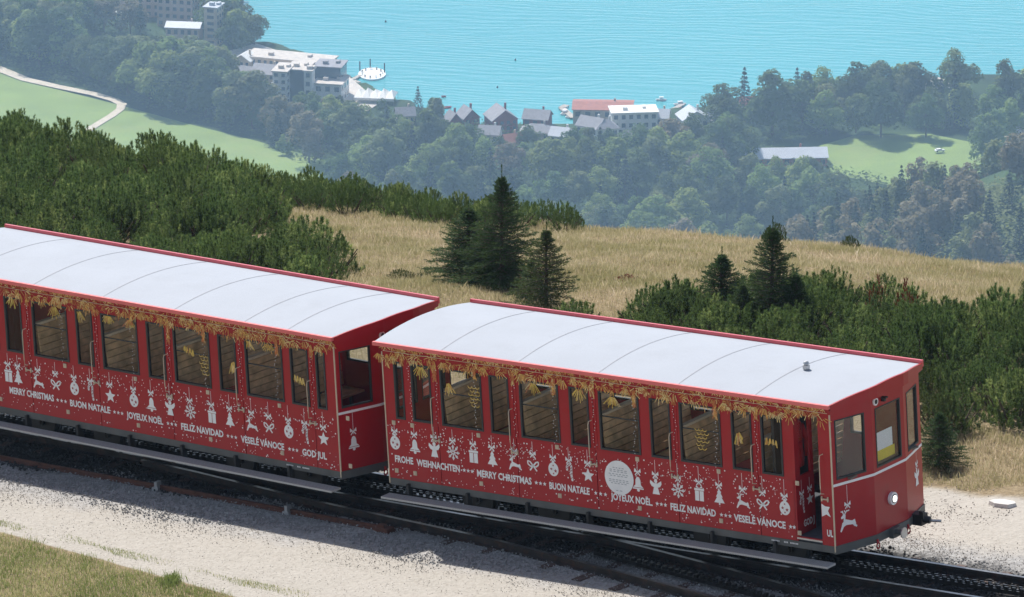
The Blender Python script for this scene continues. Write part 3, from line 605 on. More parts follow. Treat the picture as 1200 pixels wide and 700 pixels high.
    for x in (-6.3, -5.0, -2.4, -1.1):
        ax = MB(); ax.tube([(x, .45, -.2), (x, 1.7, -.2)], .045, 8); A_ = ax.build('axle', M['black'], root, fn=tf)
        for y in (.56, 1.56):
            wb = MB(); wb.tube([(x, y - .04, -.2), (x, y + .04, -.2)], .27, 20); wb.tube([(x, y + (.04 if y < 1 else -.06), -.2), (x, y + (.06 if y < 1 else -.04), -.2)], .3, 20); wb.tube([(x, y - .09, -.2), (x, y + .09, -.2)], .08, 10); wb.build('wheel', M['black'], root, fn=tf)
    # step board along the near side
    b_ = MB(); b_.box((xmin + .07, -.26, -.135), (.03, -.06, -.105)); b_.build('step_board', M['step'], root, fn=tf)
    # roof: arched sheet following the nose, red gutters, seams
    CR = .105; ny = 15; fr = lambda y: float(np.interp(y, [-.05, .69, 1.46, WD + .05], [.03, .25, .25, .03])); X1 = xmin - .05
    rz = lambda y: HE + CR * (1 - ((y - WD / 2) / (WD / 2 + .04)) ** 2)
    ys = [(-.04 + (WD + .08) * i / (ny - 1)) for i in range(ny)]; b_ = MB()
    for dz in (0, -.025):
        for x in (0, 1): b_.v += [((X1 if x == 0 else fr(y)), y, rz(y) + dz) for y in ys]
    for i in range(ny - 1): b_.f += [(i, ny + i, ny + i + 1, i + 1), (2 * ny + i, 2 * ny + i + 1, 3 * ny + i + 1, 3 * ny + i), (i, i + 1, 2 * ny + i + 1, 2 * ny + i), (ny + i, 3 * ny + i, 3 * ny + i + 1, ny + i + 1)]
    b_.mi = [0] * len(b_.f); b_.build('roof', M['white_roof'], root, fn=tf)
    for xr in ribs:
        r_ = MB()
        for a, c in zip(ys[:-1], ys[1:]):
            r_.obox((xr, a, rz(a) + .001), (.019, 0, 0), (0, c - a, rz(c) - rz(a)), (0, 0, .0025))
        r_.build('roof_seam', M['seam'], root, fn=tf)
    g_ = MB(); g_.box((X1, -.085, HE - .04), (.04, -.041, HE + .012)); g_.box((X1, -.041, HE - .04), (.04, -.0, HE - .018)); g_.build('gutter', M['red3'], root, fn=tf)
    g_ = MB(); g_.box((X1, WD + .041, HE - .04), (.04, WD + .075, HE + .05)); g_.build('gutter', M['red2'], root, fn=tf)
    g_ = MB()                                        # curved red fascia under the roof edge, front and back
    for a, c in zip(ys[:-1], ys[1:]):
        g_.v += []; n0 = len(g_.v); pa = [(fr(a) + .012, a, rz(a) + .008), (fr(c) + .012, c, rz(c) + .008), (fr(c) + .012, c, HE - .07), (fr(a) + .012, a, HE - .07)]; pb = [(x - .03, y, z) for x, y, z in pa]
        g_.v += pa + pb; g_.f += [(n0, n0 + 3, n0 + 2, n0 + 1), (n0 + 4, n0 + 5, n0 + 6, n0 + 7), (n0, n0 + 1, n0 + 5, n0 + 4), (n0 + 3, n0 + 7, n0 + 6, n0 + 2)]; g_.mi += [0] * 4
    g_.build('roof_fascia', M['red'], root, fn=tf)
    g_ = MB()
    for a, c in zip(ys[:-1], ys[1:]): g_.obox((X1 - .0, a, HE - .05), (.02, 0, 0), (0, c - a, 0), (0, 0, max(.03, min(rz(a), rz(c)) - HE + .045)))
    g_.build('roof_fascia', M['red'], root, fn=tf)
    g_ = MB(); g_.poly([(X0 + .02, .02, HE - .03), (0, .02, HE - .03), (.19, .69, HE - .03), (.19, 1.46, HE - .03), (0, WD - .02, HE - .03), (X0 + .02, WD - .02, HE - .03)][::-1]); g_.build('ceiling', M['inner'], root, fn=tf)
    # corner post strip and small plates
    b_ = MB(); b_.box((-.012, -.006, .02), (.006, .008, HE - .14)); b_.build('corner_strip', M['beige'], root, fn=tf)
    b_ = MB(); b_.box((X0 - .004, -.006, .02), (X0 + .012, .008, HE - .14)); b_.build('corner_strip', M['beige'], root, fn=tf)
    hz = [X0 + .2] + [s_ - .25 for s_ in seams]
    for s_ in [X0 + .14, X0 + .46] + [(a + c) / 2 + .02 for a, c in zip(seams[:-1], seams[1:])] + [seams[-1] + .62]:
        for z_ in (.215, .905):
            b_ = MB(); b_.box((s_ - .028, -.012, z_ - .03), (s_ + .028, .0, z_ + .03)); b_.box((s_ - .006, -.018, z_ - .02), (s_ + .006, -.012, z_ + .02)); b_.build('hinge_plate', M['beige'], root, fn=tf)
    for s_ in seams + ([] if not door else [-.16]):
        b_ = MB(); xh = s_ - .07 if s_ != -.16 else -.16
        b_.tube([(xh + .03, -.005, 1.36), (xh + .01, -.05, 1.35), (xh, -.055, 1.3), (xh, -.055, .9), (xh, -.05, .82), (xh + .02, -.005, .81)], .0065, 6); b_.build('grab_rail', M['beige'], root, fn=tf)
        b_ = MB(); b_.box((xh - .02, -.03, .735), (xh + .10, -.014, .75)); b_.box((xh - .02, -.025, .71), (xh - .005, .0, .775)); b_.box((xh + .075, -.025, .71), (xh + .09, .0, .775)); b_.build('door_latch', M['beige'], root, fn=tf)
    # benches: slatted backs and seats across the car
    for k, xb in enumerate([-6.46 + 1.33 * i + (0.0 if door else .62) for i in range(-1 if not door else 0, 5)]):
        if xb > -.9 or xb < -6.95: continue
        for sg in (-1, 1):
            if door and xb > -1.4 and sg > 0: continue
            b_ = MB()
            for j in range(8): b_.obox((xb + sg * (.02 + (7 - j) * .012), .08, .62 + j * .098), (0, WD - .16, 0), (sg * .018, 0, 0), (-sg * .011, 0, .086))
            b_.cur = 1; b_.box((xb - .04, .08, 1.405), (xb + .045, WD - .08, 1.44)) if sg > 0 or (door and xb > -1.4) else None
            b_.build('bench_back', [M['wood'], M['woodlight']], root, fn=tf)
            b_ = MB()
            for j in range(4): b_.box((min(xb + sg * (.12 + j * .1), xb + sg * (.21 + j * .1)), .08, .56), (max(xb + sg * (.12 + j * .1), xb + sg * (.21 + j * .1)), WD - .08, .59))
            b_.build('bench_seat', M['wood'], root, fn=tf)
            b_ = MB(); b_.box((xb + sg * .3 - .02, .12, .155), (xb + sg * .3 + .02, .16, .56)); b_.box((xb + sg * .3 - .02, WD - .16, .155), (xb + sg * .3 + .02, WD - .12, .56)); b_.build('bench_leg', M['black'], root, fn=tf)
            if (k + sg) % 2 == 0 or k == 1:
                y0_ = rr.uniform(.15, .5); b_ = MB(); xa, xc = sorted((xb + sg * .14, xb + sg * .48)); b_.box((xa, y0_, .592), (xc, y0_ + .55, .63)); b_.box((xa, y0_ + .62, .592), (xc, y0_ + 1.1, .63)); b_.build('cushion', M['cushion'], root, fn=tf)
    # prints: ornaments, lettering, stars, snow, golden twigs
    for kind, x, z_ in motifs: ornament(kind, (x, 0, z_), *SD, root, .93 - z_, tf, 1.0)
    for s_, x0, x1, z_ in texts:
        if s_.startswith('*'):
            b_ = MB(); n_ = len(s_); print_on(b_, [star(x0 + (x1 - x0) * (i + .5) / n_, z_, .033) for i in range(n_)], (0, 0, 0), *SD, .0042, 0); b_.build('star_row', M['decal'], root, fn=tf)
        else: lettering(s_, x0, x1, z_, (0, 0, 0), *SD, root, tf)
    if disc:
        b_ = MB(); print_on(b_, [ell(disc, .603, .238, .24, 40)], (0, 0, 0), *SD, .008, 0)
        for z_, w_ in ((.13, .2), (.1, .3), (.075, .3), (.04, .34), (.015, .3), (-.04, .34), (-.065, .34), (-.09, .28), (-.19, .12)):
            n_ = int(w_ / .05); print_on(b_, [[(disc - w_ / 2 + i * w_ / n_, .603 + z_), (disc - w_ / 2 + i * w_ / n_ + w_ / n_ * rr.uniform(.55, .9), .603 + z_), (disc - w_ / 2 + i * w_ / n_ + w_ / n_ * .6, .603 + z_ + .011), (disc - w_ / 2 + i * w_ / n_, .603 + z_ + .011)] for i in range(n_)], (0, 0, 0), *SD, .0095, 1)
        b_.build('round_notice', [M['decal'], M['greytext']], root, fn=tf, label='round white notice with rows of small grey print')
    xend = -.62 if door else 0
    b_ = MB(); dots = []
    for i in range(760):
        x = rr.uniform(X0 + .03, xend - .03) if rr.random() < .55 else rr.gauss(rr.choice(seams) + rr.uniform(-.3, .3), .22); z_ = rr.uniform(.12, .93) if rr.random() < .45 else rr.gauss(.78, .09)
        if rr.random() < .1: z_ = rr.uniform(.12, .24)
        if not (X0 + .03 < x < xend - .03) or not .12 < z_ < .94: continue
        r_ = rr.choice([.005, .006, .007, .008, .012]); dots.append(ell(x, z_, r_, r_, 6))
    for s_ in seams + [(a + c) / 2 for a, c in zip([X0] + seams[:-1], seams)]:      # dotted strings down the posts
        z_ = 1.75
        while z_ > .95: dots.append(ell(s_ + rr.uniform(-.03, .03), z_, .006, .007, 6)); z_ -= rr.uniform(.02, .06)
    print_on(b_, dots, (0, 0, 0), *SD, .0078, 0); b_.build('snow_print', M['decal'], root, fn=tf, kind='stuff')
    st = MB()
    def fan(x, z_, n, l, a0, a1, mi, off=.007, r0f=.25):
        for i in range(n):
            a = R(a0 + (a1 - a0) * (i + rr.random() * .6) / n); l_ = l * rr.uniform(.7, 1.15); r0 = l_ * r0f; ca, sa = math.cos(a), math.sin(a); w_ = .0085
            p = bar(x + ca * r0, min(z_ + sa * r0, 1.985), x + ca * l_, min(z_ + sa * l_, 1.995), w_ * 1.3); print_on(st, [p], (0, 0, 0), *SD, off + rr.uniform(0, .002), mi if rr.random() < .75 else rr.choice((0, 1, 2)))
    x = X0 + .04
    while x < -.05:                                  # fir sprays radiating from points along the header
        a_ = rr.choice((-90, -50, -130, 180, 0, -60, -120, 90)); z_ = rr.uniform(1.85, 1.98); sp = rr.uniform(35, 75)
        fan(x, z_, rr.randint(4, 7), rr.uniform(.10, .17), a_ - sp, a_ + sp, rr.choice((0, 2, 2, 1, 0)), r0f=.42) if z_ > 1.9 or rr.random() < .6 else None
        if rr.random() < .6: fan(x, 2.0, 3, rr.uniform(.05, .08), -180, 0, rr.choice((0, 2, 1)))
        x += rr.uniform(.022, .044)
    for s_ in seams + [(a + c) / 2 + .02 for a, c in zip([X0 - .3] + seams[:-1], seams)] + [X0 + .08]:
        x = s_ + rr.uniform(-.02, .02); zz = 1.9
        for j in range(rr.randint(2, 6)): fan(x, zz, 6, .11, -115, -65, 2 if rr.random() < .7 else 0); zz -= .055
        fan(s_ + rr.choice((-.12, .15)), 1.9, 8, .15, -140, -50, 0)
    st.build('gold_twig_print', [M['gold'], M['gold2'], M['orange'], M['yellowgold']], root, fn=tf, kind='stuff')
    # golden sprays and cones printed on some panes
    for wi, kind, fx, z_ in sprays:
        st = MB(); w0, w1 = wins[wi]; x = w0 + (w1 - w0) * fx
        if kind == 'fan': fan(x, z_, rr.randint(9, 12), rr.uniform(.17, .23), -138, -48, 3, -.012)
        elif kind == 'side': fan(x, z_, 9, .2, -110, -50, 3, -.012); fan(x, z_ - .05, 5, .16, -100, -60, 1, -.012)
        elif kind == 'row':
            for q in range(4): fan(x + q * .05, z_ - q * .01, 4, .12, -105, -75, 3, -.012)
        else:
            for j in range(6):
                for i in range(3 if j < 4 else 2):
                    t = .062; x_ = x + (i - 1 + (.5 if j % 2 else 0) + (.25 if j > 3 else 0)) * t; zz = z_ + .14 - j * .052
                    pts = [(x_ + .034 * math.cos(R(a)), zz + .034 * math.sin(R(a))) for a in range(185, 356, 28)]; print_on(st, [bar(*a, *c, .010) for a, c in zip(pts[:-1], pts[1:])], (0, 0, 0), *SD, -.012, 3)
        st.build('gold_twig_print', [M['gold'], M['gold2'], M['orange'], M['yellowgold']], root, fn=tf, kind='stuff')
    # thin white cord along the header
    b_ = MB(); b_.box((X0 + .03, -.0125, 1.925), (-.03, -.010, 1.931)); b_.build('cord_print', M['beige'], root, fn=tf)
    # small chassis marks
    b_ = MB()
    for xs_, n_ in ((-1.02, 6), (-.82, 3), (-.72, 6)):
        for i in range(n_): print_on(b_, [[(xs_ + i * .022, .045), (xs_ + i * .022 + .014, .045), (xs_ + i * .022 + .014, .065), (xs_ + i * .022, .065)]], (0, 0, 0), *SD, .001, 0)
    b_.build('chassis_marking', M['decal'], root, fn=tf)
    # nose fittings
    a, c = np.array(NOSE[0]), np.array(NOSE[1]); d = (c - a) / np.linalg.norm(c - a); P_ = a + d * .235
    ornament(nose_orn[0], (P_[0], P_[1], .42 if nose_orn[0] == 'reindeer' else .48), (d[0], d[1], 0), (0, 0, 1), (d[1], -d[0], 0), root, .48, tf, 1.35 if nose_orn[0] == 'reindeer' else 1.0)
    a, c = np.array(NOSE[2]), np.array(NOSE[3]); d = (c - a) / np.linalg.norm(c - a); P_ = a + d * .45
    ornament(nose_orn[1], (P_[0], P_[1], .56), (d[0], d[1], 0), (0, 0, 1), (d[1], -d[0], 0), root, .34, tf, 1.1)
    b_ = MB(); b_.tube([(.2, 1.075, .50), (.245, 1.075, .50)], .088, 22); h = b_.build('headlight', M['stripe'], root, fn=tf, smooth=False)
    b_ = MB(); b_.tube([(.245, 1.075, .5), (.252, 1.075, .5)], .06, 18); b_.build('bezel', M['chassis'], h, fn=tf); b_ = MB(); b_.tube([(.252, 1.075, .5), (.262, 1.075, .5)], .045, 18); b_.build('lens', M['lens'], h, fn=tf)
    b_ = MB(); b_.tube([(.2, .78, 1.915), (.222, .78, 1.915)], .052, 18); h = b_.build('vent_ring', M['stripe'], root, fn=tf); b_ = MB(); b_.tube([(.222, .78, 1.915), (.226, .78, 1.915)], .032, 14); b_.build('vent_grille', M['black'], h, fn=tf)
    b_ = MB(); b_.box((.2, .93, 1.88), (.25, .98, 1.94)); b_.box((.24, .925, 1.925), (.28, .985, 1.945)); b_.build('signal_lamp', M['black'], root, fn=tf)
    b_ = MB(); b_.box((.2, .98, -.03), (.27, 1.17, .10)); b_.tube([(.25, 1.075, .04), (.37, 1.075, .04)], .035, 10); h = b_.build('buffer', M['chassis'], root, fn=tf); b_ = MB(); b_.tube([(.37, 1.075, .04), (.385, 1.075, .04)], .075, 20); b_.build('buffer_plate', M['alu'], h, fn=tf)
    b_ = MB(); b_.box((.1, 1.62, -.03), (.3, 1.78, .12)); b_.tube([(.2, 1.66, .06), (.38, 1.72, .04)], .05, 10); b_.box((.28, 1.6, .08), (.34, 1.64, .18)); b_.build('brake_coupling', M['black'], root, fn=tf); b_ = MB(); b_.tube([(.36, 1.75, .02), (.5, 1.80, .02)], .02, 8); b_.build('coupling_rod', M['alu'], root, fn=tf)
    for y in (.68, 1.42):
        b_ = MB(); b_.tube([(.225 + .0, y + math.sin(t) * .035, -.045 + math.cos(t) * .04) for t in np.linspace(0, 6.28, 11)], .012, 6); b_.tube([(.21, y, .04), (.225, y, -.005)], .018, 6); b_.build('tow_hook', M['red'], root, fn=tf)
    return root, tf
def px_to(px, tab): return float(np.interp(px, [t[0] for t in tab], [t[1] for t in tab]))
T1 = [(444, -7.445), (480, -6.93), (521, -6.396), (563, -5.73), (612, -5.07), (658, -4.41), (706, -3.733), (753, -3.066), (799, -2.43), (849, -1.73), (895, -1.1), (919, -.77), (974, 0)]
W1_ = [(-7.225, -7.06), (-6.93, -6.59), (-6.43, -5.72), (-5.59, -5.26), (-5.08, -4.42), (-4.245, -3.92), (-3.755, -3.085), (-2.915, -2.58), (-2.43, -1.76), (-1.59, -1.26), (-1.115, -.772)]
S1 = [-6.50, -5.17, -3.84, -2.505, -1.18]
mz = .615
mk = [('ball', 464), ('bell', 487), ('angel', 510.5), ('snowflake', 533), ('gift', 558), ('tree', 581), ('reindeer', 608), ('bow', 630), ('ball', 654), ('cane', 672.5), ('star', 694.5), ('bell', 749.5), ('angel', 771), ('snowflake', 797), ('gift', 821.5), ('tree', 845), ('reindeer', 872.5), ('bow', 895.5), ('ball', 920.5)]
T1b = [(x - 0, u) for x, u in [(464, -7.27), (487, -6.93), (533, -6.27), (581, -5.6), (630, -4.91), (654, -4.57), (694.5, -3.99), (727, -3.47), (771, -2.87), (821.5, -2.16), (872.5, -1.455), (920.5, -.78)]]
zt = [.39, .265]
def tz(u): return .39 + (u + 7.3) / 6.45 * (-.105)
m1 = [(k, px_to(x, T1b), mz - .0 + (px_to(x, T1b) + 7.3) / 6.5 * (-.085)) for k, x in mk]
tx = [('FROHE', 462, 484), ('WEIHNACHTEN', 488, 540), ('***', 543, 557.5), ('MERRY CHRISTMAS', 561, 627), ('***', 630, 645), ('BUON NATALE', 648, 695), ('***', 699, 714), ('JOYEUX NOËL', 717, 765), ('***', 769, 783.5), ('FELIZ NAVIDAD', 787, 840), ('***', 844, 859), ('VESELÉ VÁNOCE', 861, 921), ('**', 924, 933)]
t1 = [(s_, px_to(a, T1b) if a > 470 else -7.29, (px_to(c, T1b) if c < 921 else px_to(c, T1b) + (c - 920.5) * .0143), tz(px_to((a + c) / 2, T1b))) for s_, a, c in tx]
t1[-1] = ('**', -.73, -.615, tz(-.7)); t1[-2] = ('VESELÉ VÁNOCE', t1[-2][1], -.78, tz(-1.2))
car1, tf1 = build_car('front red rail car with open front door and a round white notice on its side', O1, U1, V1, W1, W1_, S1, m1, t1, [-6.37, -5.05, -3.72, -2.41, -1.17], True, ('reindeer', 'angel'), 3, [(1, 'fan', .5, 1.80), (2, 'side', .18, 1.62), (2, 'cone', .8, 1.45), (4, 'fan', .35, 1.80), (5, 'fan', .5, 1.80), (6, 'fan', .35, 1.76), (8, 'cone', .5, 1.32), (9, 'side', .3, 1.52), (10, 'row', .25, 1.5)], disc=-3.47)
# the open doorway: leaf folded inward with its own prints, last letters on the post, jacket hanging inside
XD, YD, ZD, ND = (0, 1, 0), None, (0, 0, 1), (1, 0, 0)
b_ = MB(); b_.box((-.625, .04, ZB + .06), (-.595, .44, ZW0)); b_.box((-.625, .04, ZW0), (-.595, .12, 1.87)); b_.box((-.625, .36, ZW0), (-.595, .44, 1.87)); b_.box((-.625, .12, 1.78), (-.595, .36, 1.87)); d_ = b_.build('door', M['red'], car1, fn=tf1, label='narrow door leaf folded inward')
b_ = MB(); b_.box((-.612, .12, ZW0), (-.608, .36, 1.78)); b_.build('pane', M['glass'], d_, fn=tf1)
b_ = MB(); b_.box((-.628, .0, ZB), (-.59, .04, 1.87)); b_.box((-.6, -.004, .150), (-.2, .03, .165), 0); b_.build('door_frame', M['red'], car1, fn=tf1)
b_ = MB(); b_.box((-.6, -.008, .13), (-.2, .0, .152)); b_.build('door_sill', M['alu'], car1, fn=tf1)
ornament('cane', (-.595, .13, .56), (0, 1, 0), (0, 0, 1), (1, 0, 0), car1, .35, tf1, .95); ornament('star', (-.595, .32, .60), (0, 1, 0), (0, 0, 1), (1, 0, 0), car1, .3, tf1, .8)
lettering('GOD J', .15, .40, .30, (-.595, 0, 0), (0, 1, 0), (0, 0, 1), (1, 0, 0), car1, tf1, .09)
lettering('UL', -.12, -.025, .275, (0, 0, 0), (1, 0, 0), (0, 0, 1), (0, -1, 0), car1, tf1, .09)
b_ = MB(); print_on(b_, [[(-.19, .67), (-.13, .64), (-.06, .64), (-.09, .58), (-.05, .5), (-.12, .53), (-.19, .49)]], (0, 0, 0), (1, 0, 0), (0, 0, 1), (0, -1, 0), .0035, 0); b_.build('star_print', M['decal'], car1, fn=tf1)
# partition added for the darkness seen through the doorway, jacket hanging before it
b_ = MB(); b_.box((-1.0, .08, .155), (-.95, .95, 1.95)); b_.build('dark_backing', M['black'], car1, fn=tf1)
jk = MB()
prof = [(1.64, .03, .03), (1.60, .07, .045), (1.45, .09, .06), (1.25, .08, .065), (1.10, .10, .06), (1.0, .09, .05)]
for i, (z_, hw, th) in enumerate(prof): jk.v += [(-.80 + th * math.cos(a), .40 + hw * math.sin(a) + .012 * math.sin(a * 3 + i), z_) for a in np.linspace(0, 2 * math.pi, 13)[:-1]]
for i in range(len(prof) - 1):
    for j in range(12): jk.f.append((i * 12 + j, i * 12 + (j + 1) % 12, (i + 1) * 12 + (j + 1) % 12, (i + 1) * 12 + j)); jk.mi.append(0)
jk.f.append(tuple(range(12))); jk.mi.append(0); jk.tube([(-.80, .31, 1.55), (-.78, .24, 1.35), (-.77, .23, 1.1)], .045, 8, r2=.035); jk.tube([(-.80, .48, 1.56), (-.76, .54, 1.35), (-.75, .53, 1.12)], .045, 8, r2=.035)
hang = TF()
o = jk.build('jacket', M['jacket'], None, smooth=True, fn=tf1, label='red jacket hanging inside the open front door of the first car', cat='jacket'); o.matrix_world = car1.matrix_world.copy()
# notice sheet behind the middle nose window
a, c = np.array(NOSE[1]), np.array(NOSE[2])
pp = MB(); pp.box((.130, .80, 1.10), (.134, 1.26, 1.44), 0); pp.box((.1345, .84, 1.05), (.138, 1.30, 1.19), 1); o = pp.build('paper_notice', [M['paper'], M['yellow']], None, fn=tf1, label='white sheet with yellow lower edge behind the middle nose window', cat='paper sheet'); o.matrix_world = car1.matrix_world.copy()
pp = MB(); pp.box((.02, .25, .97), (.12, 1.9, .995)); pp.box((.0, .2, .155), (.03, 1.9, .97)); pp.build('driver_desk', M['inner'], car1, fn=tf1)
# roof ventilator
b_ = MB(); b_.tube([(-1.02, 1.0, HE + .12), (-1.02, 1.0, HE + .17)], .05, 14); b_.tube([(-1.02, 1.0, HE + .17), (-1.02, 1.0, HE + .19)], .03, 12); b_.tube([(-1.02, 1.0, HE + .19), (-1.02, 1.0, HE + .215), (-1.02, 1.0, HE + .225)], .045, 14, r2=.02); b_.build('roof_ventilator', M['alu'], car1, fn=tf1)
# second car
W2_ = [(-7.2, -6.52), (-6.38, -6.04), (-5.83, -5.13), (-4.96, -4.63), (-4.46, -3.75), (-3.575, -3.225), (-3.06, -2.36), (-2.2, -1.86), (-1.69, -.98), (-.84, -.5), (-.363, -.182)]
S2 = [-7.27, -5.92, -4.57, -3.15, -1.775, -.43]
T2 = [(4, -6.384), (41, -5.812), (83, -5.11), (92, -4.953), (123, -4.401), (164, -3.748), (207, -3.04), (244, -2.40), (276, -1.89), (290, -1.69), (343, -.833), (365, -.48), (387, -.14), (400, 0)]
mk2 = [('gift', 1, 440), ('tree', 20, 445), ('reindeer', 46, 453), ('bow', 67, 454), ('ball', 89, 463), ('cane', 107, 463), ('star', 129, 464), ('ball', 158, 465), ('bell', 179, 470), ('angel', 201, 478), ('snowflake', 224, 480), ('gift', 248, 484), ('tree', 269.5, 490), ('reindeer', 297, 499), ('bow', 317, 499), ('ball', 340, 511), ('cane', 359, 510), ('star', 381, 512)]
def shift(px): return px_to(px - 4.5 if px > 20 else px - 2, T2)
m2 = [(k, px_to(x - 3.5, T2), .60 - (i / 17) * .06) for i, (k, x, y_) in enumerate(mk2)]
tx2 = [('MERRY CHRISTMAS', 4, 66), ('***', 68, 82), ('BUON NATALE', 85, 130), ('***', 133, 147), ('JOYEUX NOËL', 150, 194), ('***', 197.5, 211), ('FELIZ NAVIDAD', 215, 263), ('***', 266, 280), ('VESELÉ VÁNOCE', 284, 336), ('***', 340, 353), ('GOD JUL', 357, 386)]
t2 = [(s_, px_to(a - 6, T2), px_to(c - 6, T2), .38 - (px_to(a, T2) + 6.4) / 6.4 * .10) for s_, a, c in tx2]
car2, tf2 = build_car('rear red rail car with white roof coupled behind, cut off by the left edge', O2, U2, V2, W2, W2_, S2, m2, t2, [-5.74, -4.37, -2.98, -1.65, -.83, -7.1], False, ('bell', 'angel'), 5, xmin=-8.4, sprays= [(1, 'fan', .5, 1.82), (2, 'fan', .65, 1.80), (3, 'fan', .2, 1.80), (4, 'fan', .2, 1.82), (4, 'fan', .8, 1.80), (6, 'cone', .82, 1.30), (6, 'row', .3, 1.55), (7, 'side', .75, 1.45), (8, 'fan', .1, 1.80), (8, 'fan', .65, 1.82), (9, 'row', .2, 1.42)])
# coupling between the cars
pA = O2 + U2 * .38 + V2 * 1.075 + W2 * .04; pB = O1 - U1 * 7.41 + V1 * 1.075 + W1 * .04
b_ = MB(); b_.tube([pA, pB], .03, 8); b_.tube([(pA * .7 + pB * .3) + np.array([0, 0, .02]), (pA * .3 + pB * .7) + np.array([0, 0, .02])], .05, 10); b_.build('coupler', M['black'], label='black coupling bar joining the two red rail cars', cat='coupler')
# ------------------------------------------------------------------ mountain pines, small spruces
def needles(P, D, rr, length, width):
    """thin triangles from points P along directions D"""
    n = len(P); side = np.cross(D, rr.normal(size=(n, 3))); side /= np.linalg.norm(side, axis=1)[:, None] + 1e-9
    L_ = length[:, None]; w_ = width
    V = np.stack([P - side * w_ / 2, P + side * w_ / 2, P + D * L_], 1); return V.reshape(-1, 3)
def brush(p0, p1, n, rr, nl, nw, spread):
    """needles round a twig p0->p1"""
    ax = p1 - p0; L_ = np.linalg.norm(ax); ax = ax / L_; a = np.cross(ax, [0, 0, 1.]); 
    if np.linalg.norm(a) < .05: a = np.cross(ax, [1., 0, 0])
    a /= np.linalg.norm(a); b_ = np.cross(ax, a)
    t = np.sqrt(rr.random(n)); an = rr.random(n) * 6.283; rad = np.cos(an)[:, None] * a + np.sin(an)[:, None] * b_
    D = ax * (1 - spread * (1.15 - t))[:, None] + rad * (spread * (1.25 - .55 * t))[:, None]; D /= np.linalg.norm(D, axis=1)[:, None]
    return needles(p0 + ax * (t * L_)[:, None], D, rr, nl * rr.uniform(.7, 1.1, n), nw)
def mugo_mesh(seed, m, H=.84, Rr=.62, ns=100):
    rr = np.random.default_rng(seed); Vs, Ts, st = [], [], MB()
    for i in range(ns):
        r_ = Rr * math.sqrt(rr.random()); a = rr.random() * 6.283; x, y = r_ * math.cos(a), r_ * math.sin(a)
        top = H * (1 - .72 * (r_ / Rr) ** 2.0) * rr.uniform(.88, 1.05)
        out = np.array([x, y, 0]) / Rr * .28; base = np.array([x, y, top]) - (np.array([0, 0, 1.]) + out) * .16
        d = np.array([0, 0, 1.]) + out + rr.normal(0, .12, 3); d /= np.linalg.norm(d); L_ = rr.uniform(.11, .20)
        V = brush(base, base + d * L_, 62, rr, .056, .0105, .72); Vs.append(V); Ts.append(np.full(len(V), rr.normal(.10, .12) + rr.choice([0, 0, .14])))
        # lower needles filling the inside
        for k in range(2):
            b2 = base - np.array([x * .15, y * .15, .12 + .16 * k]) + rr.normal(0, .04, 3); d2 = d + rr.normal(0, .5, 3); d2 /= np.linalg.norm(d2)
            if b2[2] < .03: b2[2] = .03 + rr.random() * .1
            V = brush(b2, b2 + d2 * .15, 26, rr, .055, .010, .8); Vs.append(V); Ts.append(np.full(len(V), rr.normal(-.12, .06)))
    V = np.concatenate(Vs); T = np.concatenate(Ts); F = np.arange(len(V)).reshape(-1, 3); st = MB()
    for i in range(9):
        a = i * .7 + rr.random(); st.tube([(0, 0, -.1), (math.cos(a) * Rr * .5, math.sin(a) * Rr * .5, H * .25), (math.cos(a) * Rr * .8, math.sin(a) * Rr * .8, H * .6)], .02, 5, r2=.008)
    ms = bpy.data.meshes.new('branches'); ms.from_pydata(st.v, [], st.f); ms.materials.append(M['bark'])
    return np_mesh('needle_shoots', V, F, m, tint=T), ms
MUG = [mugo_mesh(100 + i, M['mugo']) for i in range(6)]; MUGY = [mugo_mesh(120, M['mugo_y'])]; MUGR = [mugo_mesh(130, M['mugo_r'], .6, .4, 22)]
def bush(name, mesh, x, y, s, label, group, hz=1.0, rz=None, cat='pine bush', sink=.03):
    o = empty(name, (x, y, float(ground_z(x, y)) - sink), rnd.random() * 6.28 if rz is None else rz, label=label, cat=cat, group=group)
    o.scale = (s, s, s * hz); link('needle_shoots', mesh[0], o); link('branches', mesh[1], o); return o
def fill(poly, sp, y0, y1, cb, jit=.42):
    pts = []; yy = y0
    while yy < y1:
        xx = -14.0
        while xx < 14:
            x = xx + rnd.uniform(-jit, jit) * sp; y = yy + rnd.uniform(-jit, jit) * sp; px, py = proj(x, y, float(ground_z(x, y)))
            if -90 < px < 1290 and y < crest_y(px) + 1.5 and in_poly(px, py, poly): cb(x, y, px, py); pts.append((x, y))
            xx += sp
        yy += sp
    return pts
LP = [(-90, 175), (0, 178), (150, 200), (230, 216), (300, 232), (318, 262), (345, 290), (388, 322), (392, 350), (300, 360), (-90, 340)]
LB = [(100, 190), (300, 222), (480, 245), (600, 250), (650, 262), (690, 277), (560, 268), (480, 263), (400, 253), (300, 240), (230, 225)]
RP = [(655, 398), (690, 388), (742, 380), (800, 372), (860, 368), (930, 368), (1000, 363), (1060, 368), (1110, 385), (1170, 395), (1290, 400), (1290, 522), (1190, 512), (1140, 500), (1095, 508), (1060, 470), (940, 440), (780, 425)]
cnt = [0]
def cbL(x, y, px, py):
    s = rnd.uniform(.82, 1.2); bush('mountain_pine_bush', rnd.choice(MUG), x, y, s, 'dense dark green mountain pine bush of the thicket behind the rear car', 'mountain pine bushes of the left thicket', rnd.uniform(.85, 1.15))
pl = fill(LP, 1.03, 98, 137, cbL)
def cbB(x, y, px, py): bush('mountain_pine_bush', rnd.choice(MUG), x, y, rnd.uniform(.58, .78), 'low dark mountain pine bush in the band along the hill crest above the dry meadow', 'mountain pine bushes along the crest', rnd.uniform(.85, 1.1))
fill(LB, .74, 112, 130, cbB)
